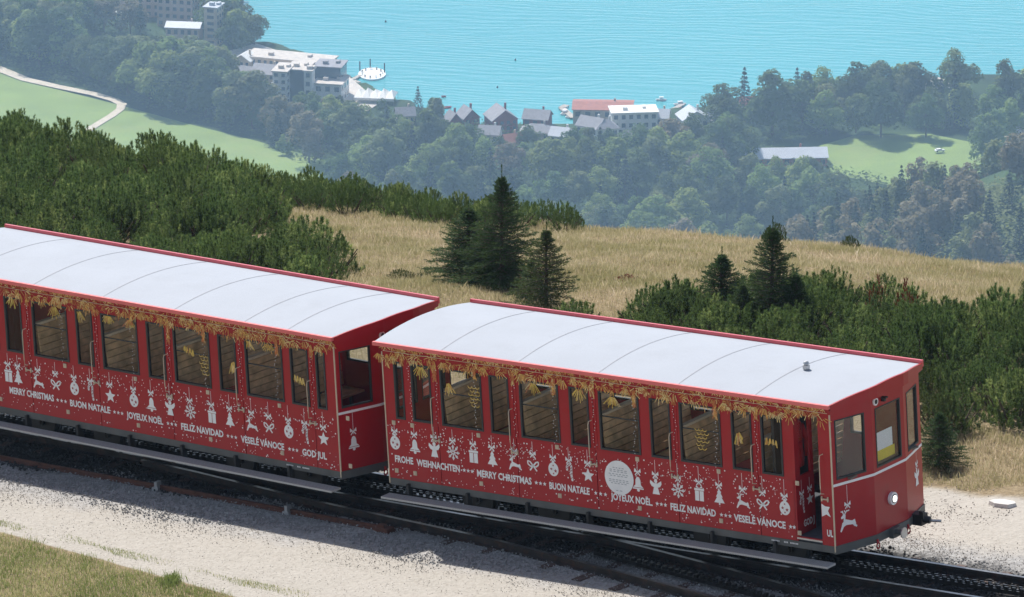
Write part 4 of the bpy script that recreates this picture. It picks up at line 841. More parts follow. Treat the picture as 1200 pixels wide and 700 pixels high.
def cbR(x, y, px, py):
    if (px - 985) ** 2 / 40 ** 2 + (py - 500) ** 2 < 0: return
    bush('mountain_pine_bush', rnd.choice(MUG), x, y, rnd.uniform(.74, 1.1), 'dense green mountain pine bush in the thicket behind the front car, right', 'mountain pine bushes of the right thicket', rnd.uniform(.85, 1.1))
pr = fill(RP, .76, 88, 106, cbR)
for px, py, s, yel, lab in [(318, 322, .75, 1, 'yellowish green pine bush at the meadow side of the left thicket'), (345, 330, .62, 0, 'separate pine bush ending the left thicket beside the dry meadow'), (378, 331, .72, 0, 'outermost round pine bush at the right end of the left thicket, above the car roof'),
                            (800, 395, .7, 1, 'yellowish pine bush left of the tall spruces behind the front car'), (1080, 470, .8, 1, 'yellow green pine bush right behind the cab roof corner'), (1098, 505, .75, 1, 'yellowish pine bush beside the cab window')]:
    h = ground_hit(px, py); bush('mountain_pine_bush', (MUGY if yel else MUG)[0], h[0], h[1], s, lab, None)
for px, py, lab in [(1062, 392, 'dead reddish brown pine branches within the right thicket, lower one'), (1028, 372, 'small dead reddish pine tuft within the right thicket, upper one')]:
    h = ground_hit(px, py); bush('dead_pine_branch', MUGR[0], h[0], h[1], .75 if px > 1050 else .6, lab, None, 1.9)
# spruces
def spruce_mesh(seed, H, Rb, dens=1.0, m=None, fill_=1.0):
    rr = np.random.default_rng(seed); Vs, Ts = [], []; st = MB(); st.tube([(0, 0, -.15), (0, 0, H * .5), (.0, 0, H)], H * .022, 7, r2=.006)
    nb = int(150 * dens); z = .04 * H
    for i in range(nb):
        t = (i + rr.random()) / nb; zz = H * (.04 + .93 * t ** .92); a = i * 2.39996 + rr.normal(0, .3)
        L_ = Rb * (1 - t) ** .95 * rr.uniform(.6, 1.25) + .025; up = .10 + .75 * t ** 1.5
        d = np.array([math.cos(a), math.sin(a), up]); d /= np.linalg.norm(d); p0 = np.array([0, 0, zz]); tip = p0 + d * L_ + np.array([0, 0, -.10 * L_ * (1 - t)])
        st.tube([tuple(p0), tuple((p0 + tip) / 2 + np.array([0, 0, .01])), tuple(tip)], .008, 4, r2=.003)
        k = max(3, int(L_ / .055)); 
        for j in range(k):
            s = (j + .6) / k; b0 = p0 + (tip - p0) * s; sd = np.array([-d[1], d[0], 0.]); 
            for sg in (-1, 1):
                l2 = (.028 + .36 * L_ * (1 - s * .75)) * rr.uniform(.6, 1.1); dd = d * .75 + sd * sg * .75 + np.array([0, 0, rr.normal(-.05, .18)]); dd /= np.linalg.norm(dd)
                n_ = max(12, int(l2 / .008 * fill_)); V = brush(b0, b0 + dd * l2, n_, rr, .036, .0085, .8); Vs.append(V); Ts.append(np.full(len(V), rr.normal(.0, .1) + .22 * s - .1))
        V = brush(p0 + (tip - p0) * .35, tip + d * .03, int(16 + L_ * 110), rr, .036, .009, .75); Vs.append(V); Ts.append(np.full(len(V), .08 + rr.normal(0, .08)))
    V = brush(np.array([0, 0, H * .86]), np.array([0, 0, H * 1.1]), 130, rr, .026, .008, .7); Vs.append(V); Ts.append(np.full(len(V), .1))
    V = np.concatenate(Vs); T = np.concatenate(Ts); ms = bpy.data.meshes.new('trunk'); ms.from_pydata(st.v, [], st.f); ms.materials.append(M['bark'])
    return np_mesh('needle_branches', V, np.arange(len(V)).reshape(-1, 3), m or M['spruce'], tint=T), ms
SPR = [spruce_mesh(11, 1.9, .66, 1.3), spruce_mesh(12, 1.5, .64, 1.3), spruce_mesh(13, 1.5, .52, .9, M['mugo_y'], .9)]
def spruce(px, py, hpx, mi, label, wide=1.0, Hm=None):
    h = ground_hit(px, py); p2 = h + np.array([0, 0, 1.]); s_ = abs(proj(*h)[1] - proj(*p2)[1]); Ht = [1.9, 1.5, 1.5][mi]; k = hpx / s_ / Ht
    o = empty('spruce_tree', (h[0], h[1], h[2]), rnd.random() * 6, label=label, cat='spruce'); o.scale = (k * wide, k * wide, k); link('needle_branches', SPR[mi][0], o); link('trunk', SPR[mi][1], o)
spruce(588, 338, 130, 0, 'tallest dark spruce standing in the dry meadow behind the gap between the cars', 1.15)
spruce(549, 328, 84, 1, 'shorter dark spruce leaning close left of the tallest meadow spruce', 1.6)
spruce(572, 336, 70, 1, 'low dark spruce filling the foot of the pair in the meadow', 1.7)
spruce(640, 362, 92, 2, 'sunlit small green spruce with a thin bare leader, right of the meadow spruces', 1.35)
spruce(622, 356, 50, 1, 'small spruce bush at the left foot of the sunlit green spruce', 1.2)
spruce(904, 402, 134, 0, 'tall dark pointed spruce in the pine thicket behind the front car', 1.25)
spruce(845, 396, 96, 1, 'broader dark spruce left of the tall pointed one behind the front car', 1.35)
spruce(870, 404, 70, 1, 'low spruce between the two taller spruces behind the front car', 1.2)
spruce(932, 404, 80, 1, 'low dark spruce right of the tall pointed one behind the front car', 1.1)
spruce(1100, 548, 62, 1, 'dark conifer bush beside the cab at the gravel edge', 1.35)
for px, py, s, lab in [(908, 283, .42, 'small round pine sapling on the crest above the tall pointed spruce'), (996, 294, .33, 'tiny pine sapling alone on the meadow crest at the right'), (1215, 352, .5, 'pine bush cut by the right edge above the thicket')]:
    h = ground_hit(px, py); bush('pine_sapling', MUGY[0] if px < 1000 else MUG[1], h[0], h[1], s, lab, None, 1.15)
for px, py, s, lab in [(470, 327, .42, 'flat green juniper patch in the dry meadow above the rear car roof'), (500, 325, .3, 'smaller green patch right of the juniper patch in the dry meadow'), (466, 337, .16, 'tiny green tuft just above the rear roof edge')]:
    h = ground_hit(px, py); bush('juniper_bush', MUGY[0] if s > .2 else MUG[2], h[0], h[1], s, lab, None, .55, cat='shrub')
h = ground_hit(735, 332); bush('heather_patch', MUGR[0], h[0], h[1], .7, 'low brown heather patch in the meadow behind the front car', None, .4, cat='shrub')
# ------------------------------------------------------------------ grass blades
def blades(name, X, Y, hgt, wid, m, tint, label=None):
    n = len(X); Z = ground_z(X, Y) - .01; a = rng.uniform(0, 6.283, n); lean = hgt * np.abs(rng.normal(.12, .2, n)); la = rng.uniform(-3.1, 3.1, n)
    sx, sy = np.cos(a) * wid / 2, np.sin(a) * wid / 2; tx, ty = np.cos(la) * lean, np.sin(la) * lean
    V = np.stack([np.stack([X - sx, Y - sy, Z], -1), np.stack([X + sx, Y + sy, Z], -1), np.stack([X + tx * .35 + sx * .8, Y + ty * .35 + sy * .8, Z + hgt * .6], -1), np.stack([X + tx, Y + ty, Z + hgt], -1)], 1).reshape(-1, 3)
    i = np.arange(n)[:, None] * 4; F = np.concatenate([i + np.array([[0, 1, 2]]), i + np.array([[0, 2, 3]])], 0)
    o = link(name, np_mesh(name, V, F, m, tint=np.repeat(tint, 4)), kind='stuff')
    if label: o['label'] = label
    return o
def vis(X, Y, m=40):
    px, py = proj(X, Y, ground_z(X, Y)); return px, py, (px > -m) & (px < 1200 + m) & (py < 740)
n = 800000; ang = rng.uniform(-.082, .082, n); Y = rng.uniform(88, 125, n); X = ang * Y
px, py, k = vis(X, Y); u, v = uv_of(X, Y); edge = v + .25 * np.sin(u * 1.9) + .2 * np.sin(u * 4.3)
k &= (edge > 4.95) & (Y < crest_y(px) + .8)
inL = in_poly_np(px, py, LP) | in_poly_np(px, py, RP); k &= ~(inL & (rng.random(n) < .93))
hid = (v < 9) & (px < 1040) & (rng.random(n) < .85); k &= ~hid
X, Y, px, py = X[k], Y[k], px[k], py[k]
pat = np.sin(X * 1.7 + 2 * np.sin(Y * .8)) * .5 + np.sin(Y * 1.9 + X * .6) * .4
tall = 1 + .25 * np.sin(X * 2.3 + Y) 
blades('meadow_grass', X, Y, rng.uniform(.04, .12, len(X)) * tall, .0065, M['grass'], .28 + rng.normal(.05, .17, len(X)) - .22 * (pat < -.45))
k = rng.random(len(X)) < .06; nS = k.sum()                       # pale seed heads standing higher
blades('meadow_grass', X[k], Y[k], rng.uniform(.09, .18, nS), .006, M['grass'], .45 + rng.normal(0, .08, nS))
# front left corner turf and the weed strip in the path
def uvpts(n, u0, u1, v0, v1): 
    u = rng.uniform(u0, u1, n); v = rng.uniform(v0, v1, n); P = trk_np(u, v, np.zeros(n)); return u, v, P[:, 0], P[:, 1]
u, v, X, Y = uvpts(150000, -17, -4, -7, -2.4); px, py, k = vis(X, Y); e = v + .185 * (u + 12.3) + .06 * np.sin(u * 5) + .05 * np.sin(u * 11)
k &= (e < -2.62) & (rng.random(len(e)) < np.clip((-2.6 - e) / .25, .2, 1)); X, Y = X[k], Y[k]; pat = np.sin(X * 2.1 + Y) + np.sin(Y * 2.7 - X)
blades('turf', X, Y, rng.uniform(.03, .10, len(X)), .007, M['greengrass'], rng.normal(0.2, .22, len(X)) + .15 * (pat < -.2))
u, v, X, Y = uvpts(30000, -13.5, -5.8, -3.5, -2.1); px, py, k = vis(X, Y); e = v + 2.34 + .134 * (u + 12.33); k &= (np.abs(e + .03 * np.sin(u * 3)) < .10 + .06 * np.sin(u * 1.3) * np.sin(u * 4)) & (rng.random(len(u)) < .5 + .5 * np.sin(u * 2.3)); X, Y = X[k], Y[k]
blades('path_weeds', X, Y, rng.uniform(.02, .06, len(X)), .007, M['greengrass'], rng.normal(.2, .2, len(X)))
u, v, X, Y = uvpts(500, -8.75, -8.6, -3.42, -3.3); X = X[0] + rng.normal(0, .07, 500); Y = Y[0] + rng.normal(0, .12, 500); blades('grass_tuft', X, Y, rng.uniform(.06, .16, 500), .008, M['greengrass'], np.full(500, -.2))
# ------------------------------------------------------------------ the far valley: woods
def leaf_cards(C, Nn, size, rr):
    """small irregular leaf-clump faces (quads folded as two triangles) at C facing about Nn"""
    n = len(C); Nn = Nn + rr.normal(0, .36, Nn.shape) + np.array([0, 0, .28]); Nn /= np.linalg.norm(Nn, axis=1)[:, None]; a = np.cross(Nn, rr.normal(size=(n, 3))); a /= np.linalg.norm(a, axis=1)[:, None]; b_ = np.cross(Nn, a)
    s = size[:, None]; j = lambda: rr.uniform(.55, 1.15, (n, 1))
    return np.stack([C + a * s * j(), C + b_ * s * j() - a * s * .2, C - a * s * j(), C - b_ * s * j() + a * s * .2], 1).reshape(-1, 3)
def broadleaf(seed, m, slim=1.0, ncl=13, per=120, leaf=.030):
    rr = np.random.default_rng(seed); V, T = [], []
    cl = []
    for i in range(ncl):
        a = rr.random() * 6.283; h = rr.uniform(.22, .86); r_ = (.20 if h < .6 else .20 * (1.15 - h) / .55) * slim * math.sqrt(rr.random()) * 1.35
        cl.append((r_ * math.cos(a), r_ * math.sin(a), h, rr.uniform(.12, .18) * (1.1 if h < .6 else .85)))
    cl.append((0, 0, .86, .12)); cl.append((0, 0, .5, .2 * slim))
    for x, y, z, r_ in cl:
        n = int(per * (r_ / .13) ** 2); D = rr.normal(size=(n, 3)); D /= np.linalg.norm(D, axis=1)[:, None]; D[:, 2] = np.where(D[:, 2] < -.5, -D[:, 2], D[:, 2])
        C = np.array([x, y, z]) + D * np.array([r_ * slim, r_ * slim, r_ * 1.15]) * rr.uniform(.72, 1.08, (n, 1)); V.append(leaf_cards(C, D, rr.uniform(leaf * .6, leaf * 1.2, n), rr)); T.append(np.repeat(rr.normal(0, .10) + rr.normal(0, .08, n), 4))
    V = np.concatenate(V); T = np.concatenate(T); F = np.arange(len(V)).reshape(-1, 4)
    st = MB(); st.tube([(0, 0, -.05), (.004, 0, .25), (0, .006, .6)], .018, 6, r2=.008)
    for i in range(5):
        a = i * 1.3; st.tube([(0, 0, .22 + i * .05), (math.cos(a) * .12 * slim, math.sin(a) * .12 * slim, .42 + i * .07)], .008, 4, r2=.003)
    ms = bpy.data.meshes.new('trunk'); ms.from_pydata(st.v, [], st.f); ms.materials.append(M['bark'])
    return np_mesh('crown', V, F, m, tint=T), ms
def conifer(seed, m, slim=1.0):
    rr = np.random.default_rng(seed); V, T = [], []; n = 1250; t = rr.random(n) ** .75; h = .06 + .93 * (1 - t) ; h = 1 - t * .95
    tier = np.floor(h * 13) / 13 + rr.uniform(0, .045, n); a = rr.integers(0, 9, n) * .698 + np.floor(h * 13) * .4 + rr.normal(0, .16, n); rad = (1 - tier) * .35 * slim * np.sqrt(rr.uniform(.12, 1, n)) * (1 + .18 * np.sin(a * 3 + tier * 40))
    C = np.stack([rad * np.cos(a), rad * np.sin(a), tier - rad * .45 + .02], -1); D = np.stack([np.cos(a) * .5, np.sin(a) * .5, np.full(n, .8)], -1)
    V = leaf_cards(C, D, rr.uniform(.012, .028, n), rr); T = np.repeat(rr.normal(0, .1, n), 4); st = MB(); st.tube([(0, 0, -.04), (0, 0, .5), (0, 0, 1.0)], .014, 5, r2=.002)
    ms = bpy.data.meshes.new('trunk'); ms.from_pydata(st.v, [], st.f); ms.materials.append(M['bark']); return np_mesh('crown', V, np.arange(len(V)).reshape(-1, 4), m, tint=T), ms
BLV = [broadleaf(200 + i, M['bl'][k], sl) for i, (k, sl) in enumerate([(0, 1.0), (0, .8), (1, 1.05), (1, .85), (2, 1.0), (2, .8), (3, .95), (0, 1.15)])]
CNV = [conifer(230 + i, M['sp'], s_) for i, s_ in enumerate((.8, .65, .95))]
def far_tree(kind, pos, H, label, group, mesh=None, wide=1.0):
    ms = mesh or (rnd.choice(CNV) if kind == 'spruce' else rnd.choice(BLV))
    o = empty('spruce_tree' if kind == 'spruce' else 'broadleaf_tree', pos, rnd.random() * 6.28, label=label, cat='spruce' if kind == 'spruce' else 'tree', group=group); k = H * rnd.uniform(.95, 1.1) * wide
    o.scale = (k, k * rnd.uniform(.9, 1.1), H); link('crown', ms[0], o); link('trunk', ms[1], o); return o
placed = []; nbl = [0]; spare = []
PROT = [(236, 260, 52), (562, 582, 160), (596, 612, 168), (646, 664, 162), (735, 756, 164), (466, 486, 138), (764, 782, 140), (870, 976, 184), (522, 652, 146), (655, 772, 150), (795, 842, 138), (312, 410, 112), (412, 465, 118), (960, 1150, 203), (100, 262, 42), (262, 330, 84)]
def fit_h(px, py, H):
    for x0, x1, yt in PROT:
        if x0 - 8 < px < x1 + 8 and py > yt + 8: H = min(H, (py - yt) / 2.55)
    return H
def grow(polys, n, hmin, hmax, pcon, sep, lab, grp, y0=2500, y1=3150, limit=None, bl=None, hill=False):
    got = 0; tries = 0; ax = [q[0] for p in polys for q in p]; xa, xb = max(min(ax), -75), min(max(ax), 1275)
    if not hill: ay = [q[1] for p in polys for q in p]; y0 = max(y0, floor_hit(600, max(ay))[1] - 5); y1 = floor_hit(600, min(ay))[1] + 5
    while got < n and tries < n * 60:
        tries += 1; y = rnd.uniform(y0, y1); x = (rnd.uniform(xa, xb) - 600) / FPX * 1.045 * y; z = float(ground_z(x, y)); px, py = proj(x, y, z)
        if not (-70 < px < 1270) or py > (388 if not hill else 345): continue
        if z < LAKE + .8 or not any(in_poly(px, py, p) for p in polys): continue
        if any((x - a) ** 2 + (y - b_) ** 2 < (sep * s_) ** 2 for a, b_, s_ in placed): continue
        placed.append((x, y, 1.0)); con = rnd.random() < pcon; H = rnd.uniform(hmin, hmax) * (1.0 if not con else 1.1 if hill else 1.02)
        if not hill or px > 955: H = fit_h(px, py, H)
        if H < 4.5: placed.pop(); continue
        if not con:
            nbl[0] += 1
            if nbl[0] > 280: spare.append((x, y, z, H * (1.0 if con else 1.15), rnd.choice(bl or range(8)))); got += 1; continue
        far_tree('spruce' if con else 'b', (x, y, z), H, lab[1 if con else 0], grp[1 if con else 0], None if con or bl is None else BLV[rnd.choice(bl)], 1.0 if con else 1.2); got += 1
    return got
# left wood above the green meadow
grow([[(-80, 46), (0, 50), (100, 70), (200, 94), (312, 134), (318, 160), (230, 136), (150, 112), (100, 94), (60, 84), (0, 64), (-80, 58)]], 60, 23, 28, .06, 8.2, ('tall leafy tree of the left wood above the green meadow', 'spruce standing among the leafy trees of the left wood'), ('trees of the left wood', 'spruces of the left wood'), bl=[0, 1, 2, 3, 4, 5, 7])
grow([[(-80, -10), (60, 5), (100, 30), (190, 52), (235, 58), (300, 100), (310, 135), (100, 78), (0, 60), (-80, 58)]], 42, 18, 24, .12, 8.5, ('leafy tree of the upper left wood below the tan buildings', 'dark spruce of the upper left wood below the tan buildings'), ('trees of the upper left wood', 'spruces of the upper left wood'))
grow([[(250, -5), (262, -5), (272, 15), (290, 48), (304, 56), (265, 62), (252, 50)]], 22, 14, 19, .1, 6, ('leafy lakeside tree right of the tan tower', 'spruce by the lake right of the tan tower'), ('lakeside trees by the tower', 'spruces by the tower'))
# shore belt right
grow([[(836, 140), (900, 150), (960, 160), (1050, 150), (1120, 150), (1170, 165), (1270, 160), (1270, 118), (1050, 112), (860, 128)]], 26, 17, 24, .10, 8.5, ('lakeside tree of the belt between the meadow and the turquoise water, right', 'dark spruce of the lakeside belt at the right'), ('lakeside trees at the right', 'lakeside spruces at the right'), bl=[0, 1, 2, 3, 4])
# valley wood in the middle
mid = [[(312, 165), (345, 150), (400, 165), (520, 170), (620, 170), (660, 165), (735, 172), (800, 160), (860, 180), (875, 205), (985, 215), (985, 300), (900, 300), (890, 388), (380, 388), (390, 232), (392, 205), (330, 185)]]
grow(mid, 168, 17, 24, .17, 9.3, ('leafy tree in the hazy valley wood below the lakeside houses', 'dark spruce in the hazy valley wood below the lakeside houses'), ('leafy trees of the valley wood', 'spruces of the valley wood'), y0=2440, bl=[0, 1, 2, 3, 4, 5, 7, 0, 2, 6])
grow([[(345, 138), (420, 125), (520, 142), (540, 168), (345, 168)]], 18, 12, 18, .1, 8, ('tree before the white glass hotel and the marquee', 'spruce before the white glass hotel'), ('trees before the hotel', 'spruces before the hotel'))
grow([[(390, 200), (560, 205), (560, 245), (400, 245)], [(300, 165), (395, 195), (395, 215), (380, 206), (300, 175)]], 16, 5, 9, 0, 6, ('low leafy bush along the lower edge of the green meadow', ''), ('bushes at the meadow edge', ''), bl=[2, 3, 4])
# right hill, nearer and browner
grow([[(840, 400), (870, 268), (960, 238), (1080, 236), (1120, 222), (1280, 205), (1280, 400)]], 190, 12, 17.5, .48, 6.6, ('leafy tree on the nearer brownish wooded hill at the right', 'pointed spruce on the nearer wooded hill at the right'), ('leafy trees of the right hill', 'spruces of the right hill'), y0=2000, y1=2480, bl=[4, 5, 6, 6, 6], hill=True)
# single trees that stand out
for kind, px, py, Hp, mi, lab in [('b', 545, 0, 0, 0, '')][:0] + [
        ('b', 905, 160, 78, 1, 'tallest round lakeside tree left of the bright green one, its top well over the water'), ('b', 846, 150, 52, 0, 'round dark tree at the left end of the lakeside belt'), ('b', 968, 158, 52, 2, 'bright yellow green broad tree behind the long grey roofed hall'), ('b', 1003, 156, 46, 3, 'bright green tree right of the broadest bright one'),
        ('b', 1032, 162, 66, 7, 'big round dark tree at the left edge of the far meadow'), ('b', 1085, 162, 52, 0, 'dark tree with a wide foot standing on the far meadow edge'), ('s', 1118, 150, 68, 0, 'tall slim spruce right of the far meadow trees'), ('b', 1178, 146, 76, 1, 'very tall slim tree over the water near the right edge'),
        ('b', 1060, 135, 60, 4, 'tall thin crowned tree over the lake edge above the meadow'), ('b', 940, 150, 56, 0, 'dark round lakeside tree right of the tallest one'), ('s', 846, 212, 52, 1, 'dark slim spruce right of the white roofed lake house'), ('b', 890, 248, 56, 2, 'large light green tree below the long grey roofed hall'),
        ('b', 750, 196, 48, 7, 'broad dark tree in front of the white flat roofed house'), ('b', 1158, 196, 62, 3, 'tall light green hedge tree left of the car park'), ('b', 1165, 178, 50, 3, 'second light green hedge tree left of the car park, behind the first'), ('b', 810, 178, 46, 0, 'dark tree left of the white roofed lake house')]:
    p = floor_hit(px, py); far_tree('spruce' if kind == 's' else 'b', p, Hp * np.linalg.norm(p - [0, 0, CZ]) / FPX / .955 , lab, None, (CNV if kind == 's' else BLV)[mi], 1.25 if 'broad' in lab or 'round' in lab else 1.0); placed.append((p[0], p[1], 1.2))
# past three hundred leafy trees the rest are joined into one wood
LOW = [broadleaf(300 + i, M['bl'][k], sl, 12, 55, .042)[0] for i, (k, sl) in enumerate([(0, 1.0), (0, .8), (1, 1.05), (1, .85), (2, 1.0), (2, .8), (3, .95), (0, 1.15)])]
if spare:
    VV, TT, MI = [], [], []
    for x, y, z, H, i in spare:
        me = LOW[i]; n_ = len(me.vertices); co = np.empty(n_ * 3, np.float32); me.vertices.foreach_get('co', co); co = co.reshape(-1, 3); a = rnd.random() * 6.28; c_, s_ = math.cos(a), math.sin(a)
        VV.append(np.stack([(co[:, 0] * c_ - co[:, 1] * s_) * H * 1.1 + x, (co[:, 0] * s_ + co[:, 1] * c_) * H * 1.1 + y, co[:, 2] * H + z], -1)); t_ = np.empty(n_, np.float32); me.attributes['tint'].data.foreach_get('value', t_); TT.append(t_ + rnd.uniform(-.1, .1)); MI.append(np.full(n_ // 4, [0, 0, 1, 1, 2, 2, 3, 0][i]))
    V_ = np.concatenate(VV); link('distant_wood', np_mesh('distant_wood', V_, np.arange(len(V_)).reshape(-1, 4), M['bl'], tint=np.concatenate(TT), mi=np.concatenate(MI)), kind='stuff')
# undergrowth: joined leaf clumps that close the ground between the trees
def under(name, polys, n, size, m, y0, y1, label=None):
    Y = rng.uniform(y0, y1, n * 8); X = rng.uniform(-.088, .088, n * 8) * Y; Z = ground_z(X, Y); px, py = proj(X, Y, Z); k = np.zeros(len(X), bool)
    for p in polys: k |= in_poly_np(px, py, p)
    k &= (Z > LAKE + .7); X, Y, Z = X[k][:n], Y[k][:n], Z[k][:n]; C = np.stack([X, Y, Z + rng.uniform(0, 1, len(X)) ** 1.5 * 4.5], -1); rr = np.random.default_rng(3)
    V = leaf_cards(C, np.tile([0, -.2, 1.], (len(X), 1)), rng.uniform(.5, 1, len(X)) * size, rr); link(name, np_mesh(name, V, np.arange(len(V)).reshape(-1, 4), m, tint=np.repeat(rng.normal(0, .1, len(X)), 4)), kind='stuff')
under('woodland_undergrowth', mid + [[(-80, 0), (60, 5), (230, 58), (312, 138), (318, 170), (140, 118), (0, 82), (-80, 74)], [(312, 140), (520, 142), (700, 168), (860, 150), (985, 215), (560, 240), (392, 215)], [(820, 128), (1280, 110), (1280, 150), (1150, 155), (1090, 150), (980, 158), (860, 180)], [(870, 190), (975, 200), (1060, 220), (1150, 214), (1190, 180), (1280, 188), (1280, 250), (860, 300)]], 60000, .95, M['bl'][0], 2380, 3160)
under('woodland_undergrowth', [[(840, 420), (860, 262), (1080, 236), (1280, 200), (1280, 420)]], 75000, .9, M['bl'][4 - 2], 1950, 2560)
# ------------------------------------------------------------------ buildings, boats, jetties
def mpp(py): return np.linalg.norm(floor_hit(600, py) - [0, 0, CZ]) / FPX       # metres per pixel
WINME = None
def win_mesh():
    b_ = MB(); b_.box((-.5, -.06, 0), (.5, .06, 1)); me = bpy.data.meshes.new('window'); me.from_pydata(b_.v, [], b_.f); me.materials.append(M['bluewin']); return me
WINME = win_mesh()
def building(name, label, cat, px, py, w, d, h, yaw, wall, roofm, roof='gable', rh=3, floors=0, cols=0, over=.6, group=None, sidecols=0, along='x', fbase=None):
    p = floor_hit(px, py); o = empty(name, p, R(yaw), label=label, cat=cat, group=group)
    b_ = MB(); b_.box((-w / 2, 0, -3), (w / 2, d, h)); 
    if roof == 'gable':
        if along == 'x': b_.poly([(-w / 2, 0, h), (-w / 2, d, h), (-w / 2, d / 2, h + rh * .98)][::-1]); b_.poly([(w / 2, 0, h), (w / 2, d, h), (w / 2, d / 2, h + rh * .98)])
        else: b_.poly([(-w / 2, 0, h), (w / 2, 0, h), (0, 0, h + rh * .98)]); b_.poly([(w / 2, d, h), (-w / 2, d, h), (0, d, h + rh * .98)])
    b_.build('wall', wall, o); r_ = MB(); a, e = w / 2 + over, over; t = .25
    def slab(q): 
        r_.poly(q); r_.poly([(x, y, z - t) for x, y, z in q][::-1])
        for i in range(len(q)): A, B = q[i], q[(i + 1) % len(q)]; r_.poly([A, (A[0], A[1], A[2] - t), (B[0], B[1], B[2] - t), B])
    dz = over * rh / ((d if along == 'x' else w) / 2)
    if roof == 'gable' and along == 'x': slab([(-a, -e, h - dz + .3), (a, -e, h - dz + .3), (a, d / 2, h + rh + .3), (-a, d / 2, h + rh + .3)]); slab([(a, d + e, h - dz + .3), (-a, d + e, h - dz + .3), (-a, d / 2, h + rh + .3), (a, d / 2, h + rh + .3)])
    elif roof == 'gable': slab([(-a, -e, h - dz + .3), (0, -e, h + rh + .3), (0, d + e, h + rh + .3), (-a, d + e, h - dz + .3)]); slab([(0, -e, h + rh + .3), (a, -e, h - dz + .3), (a, d + e, h - dz + .3), (0, d + e, h + rh + .3)])
    elif roof == 'hip':
        k = min(w, d) / 2; A, B = (-w / 2 + k, d / 2, h + rh + .3), (w / 2 - k, d / 2, h + rh + .3); c = [(-a, -e, h), (a, -e, h), (a, d + e, h), (-a, d + e, h)]
        r_.poly([c[0], c[1], B, A]); r_.poly([c[2], c[3], A, B]); r_.poly([c[1], c[2], B]); r_.poly([c[3], c[0], A]); r_.poly(c[::-1])
    else: r_.box((-a, -e, h + .02), (a, d + e, h + .45)); r_.box((-w / 4, d * .3, h + .45), (-w / 4 + 2.2, d * .3 + 2, h + 1.8)); r_.box((w / 5, d * .5, h + .45), (w / 5 + 1.5, d * .5 + 3, h + 1.4))
    rf = r_.build('roof', roofm, o)
    if roof != 'flat': c_ = MB(); c_.box((w * .18, d * .6, h + rh * .3), (w * .18 + .8, d * .6 + .8, h + rh + 1.3)); c_.build('chimney', wall, rf)
    for fl in range(floors):
        hh = h / floors; z0 = fl * hh + hh * .28
        for c in range(cols):
            q = link('window', WINME, o); q.location = (-w / 2 + (c + .5) * w / cols, 0, z0); q.scale = (w / cols * .5, 1, hh * .5)
        for c in range(sidecols):
            for s_ in (-1, 1): q = link('window', WINME, o); q.location = (s_ * w / 2, (c + .5) * d / sidecols, z0); q.rotation_euler = (0, 0, R(90)); q.scale = (d / sidecols * .5, 1, hh * .5)
    return o
B = building
# tan castle-like hotel at the upper left
B('hotel_building', 'long tan hotel wing at the top left edge of the lake wood', 'building', 165, 20, 34, 14, 13, -8, M['pink'], M['greyroof'], 'flat', 3, 4, 9, sidecols=3)
B('hotel_building', 'rose tan apartment block between the long wing and the tower, top left', 'building', 205, 32, 17, 12, 17, -14, M['pink'], M['greyroof'], 'flat', 3, 5, 5, sidecols=3)
B('tower_building', 'narrow tan tower block with balconies beside the lake, upper left', 'tower', 247, 54, 6.2, 9, 18, -18, M['tan'], M['lightroof'], 'flat', 1, 6, 1, sidecols=3)
B('low_building', 'low tan building with pale flat roof left of the tower', 'building', 214, 54, 15.5, 10, 8.5, -8, M['pink'], M['lightroof'], 'gable', 1.5, 2, 5)
B('small_house', 'tiny white roofed hut in the trees left of the tan hotel', 'house', 142, 24, 5, 6, 4, 0, M['tan'], M['canvas'], 'gable', 1.5, 1, 2)
# hotel on the quay
B('glass_hotel', 'white part of the lakeside hotel with five storeys of dark windows', 'building', 328, 124, 6.5, 14, 15.5, -12, M['whitewall'], M['flatroof'], 'flat', 1, 5, 2, sidecols=3)
B('glass_hotel', 'blue glass middle wing of the lakeside hotel', 'building', 348, 121, 9.0, 13, 15.2, -12, M['bluewin'], M['flatroof'], 'flat', 1, 5, 4)
B('stair_tower', 'narrow white stair tower of the lakeside hotel', 'tower', 361, 124, 3.6, 6, 15.8, -12, M['whitewall'], M['flatroof'], 'flat', 1, 4, 1)
B('glass_hotel', 'right wing of the lakeside hotel with white bands and dark glass top', 'building', 384, 122, 12.5, 15, 9.0, -12, M['whitewall'], M['flatroof'], 'flat', 1, 2, 3, sidecols=3)
B('glass_penthouse', 'dark glass top storeys over the right hotel wing', 'building', 384, 116, 12, 12, 14.5, -12, M['bluewin'], M['greyroof'], 'flat', 1)
B('terrace_building', 'long low building with pale gravel roof along the lake behind the hotel', 'building', 335, 82, 40, 13, 4.5, -19, M['tan'], M['flatroof'], 'flat', 1, 1, 14)
B('white_roof_house', 'small house with white gable roof left of the lakeside hotel', 'house', 283, 80, 8, 9, 3.5, -20, M['tan'], M['canvas'], 'gable', 2.6, 1, 3, along='y')
B('grey_roof_house', 'grey roofed house directly left of the lakeside hotel', 'house', 309, 102, 12, 11, 6, -20, M['tan'], M['greyroof'], 'gable', 3, 2, 3)
B('cream_house', 'cream house half hidden below the grey roofed one', 'house', 312, 128, 7, 8, 7, -10, M['whitewall'], M['greyroof'], 'gable', 2.5, 2, 2)
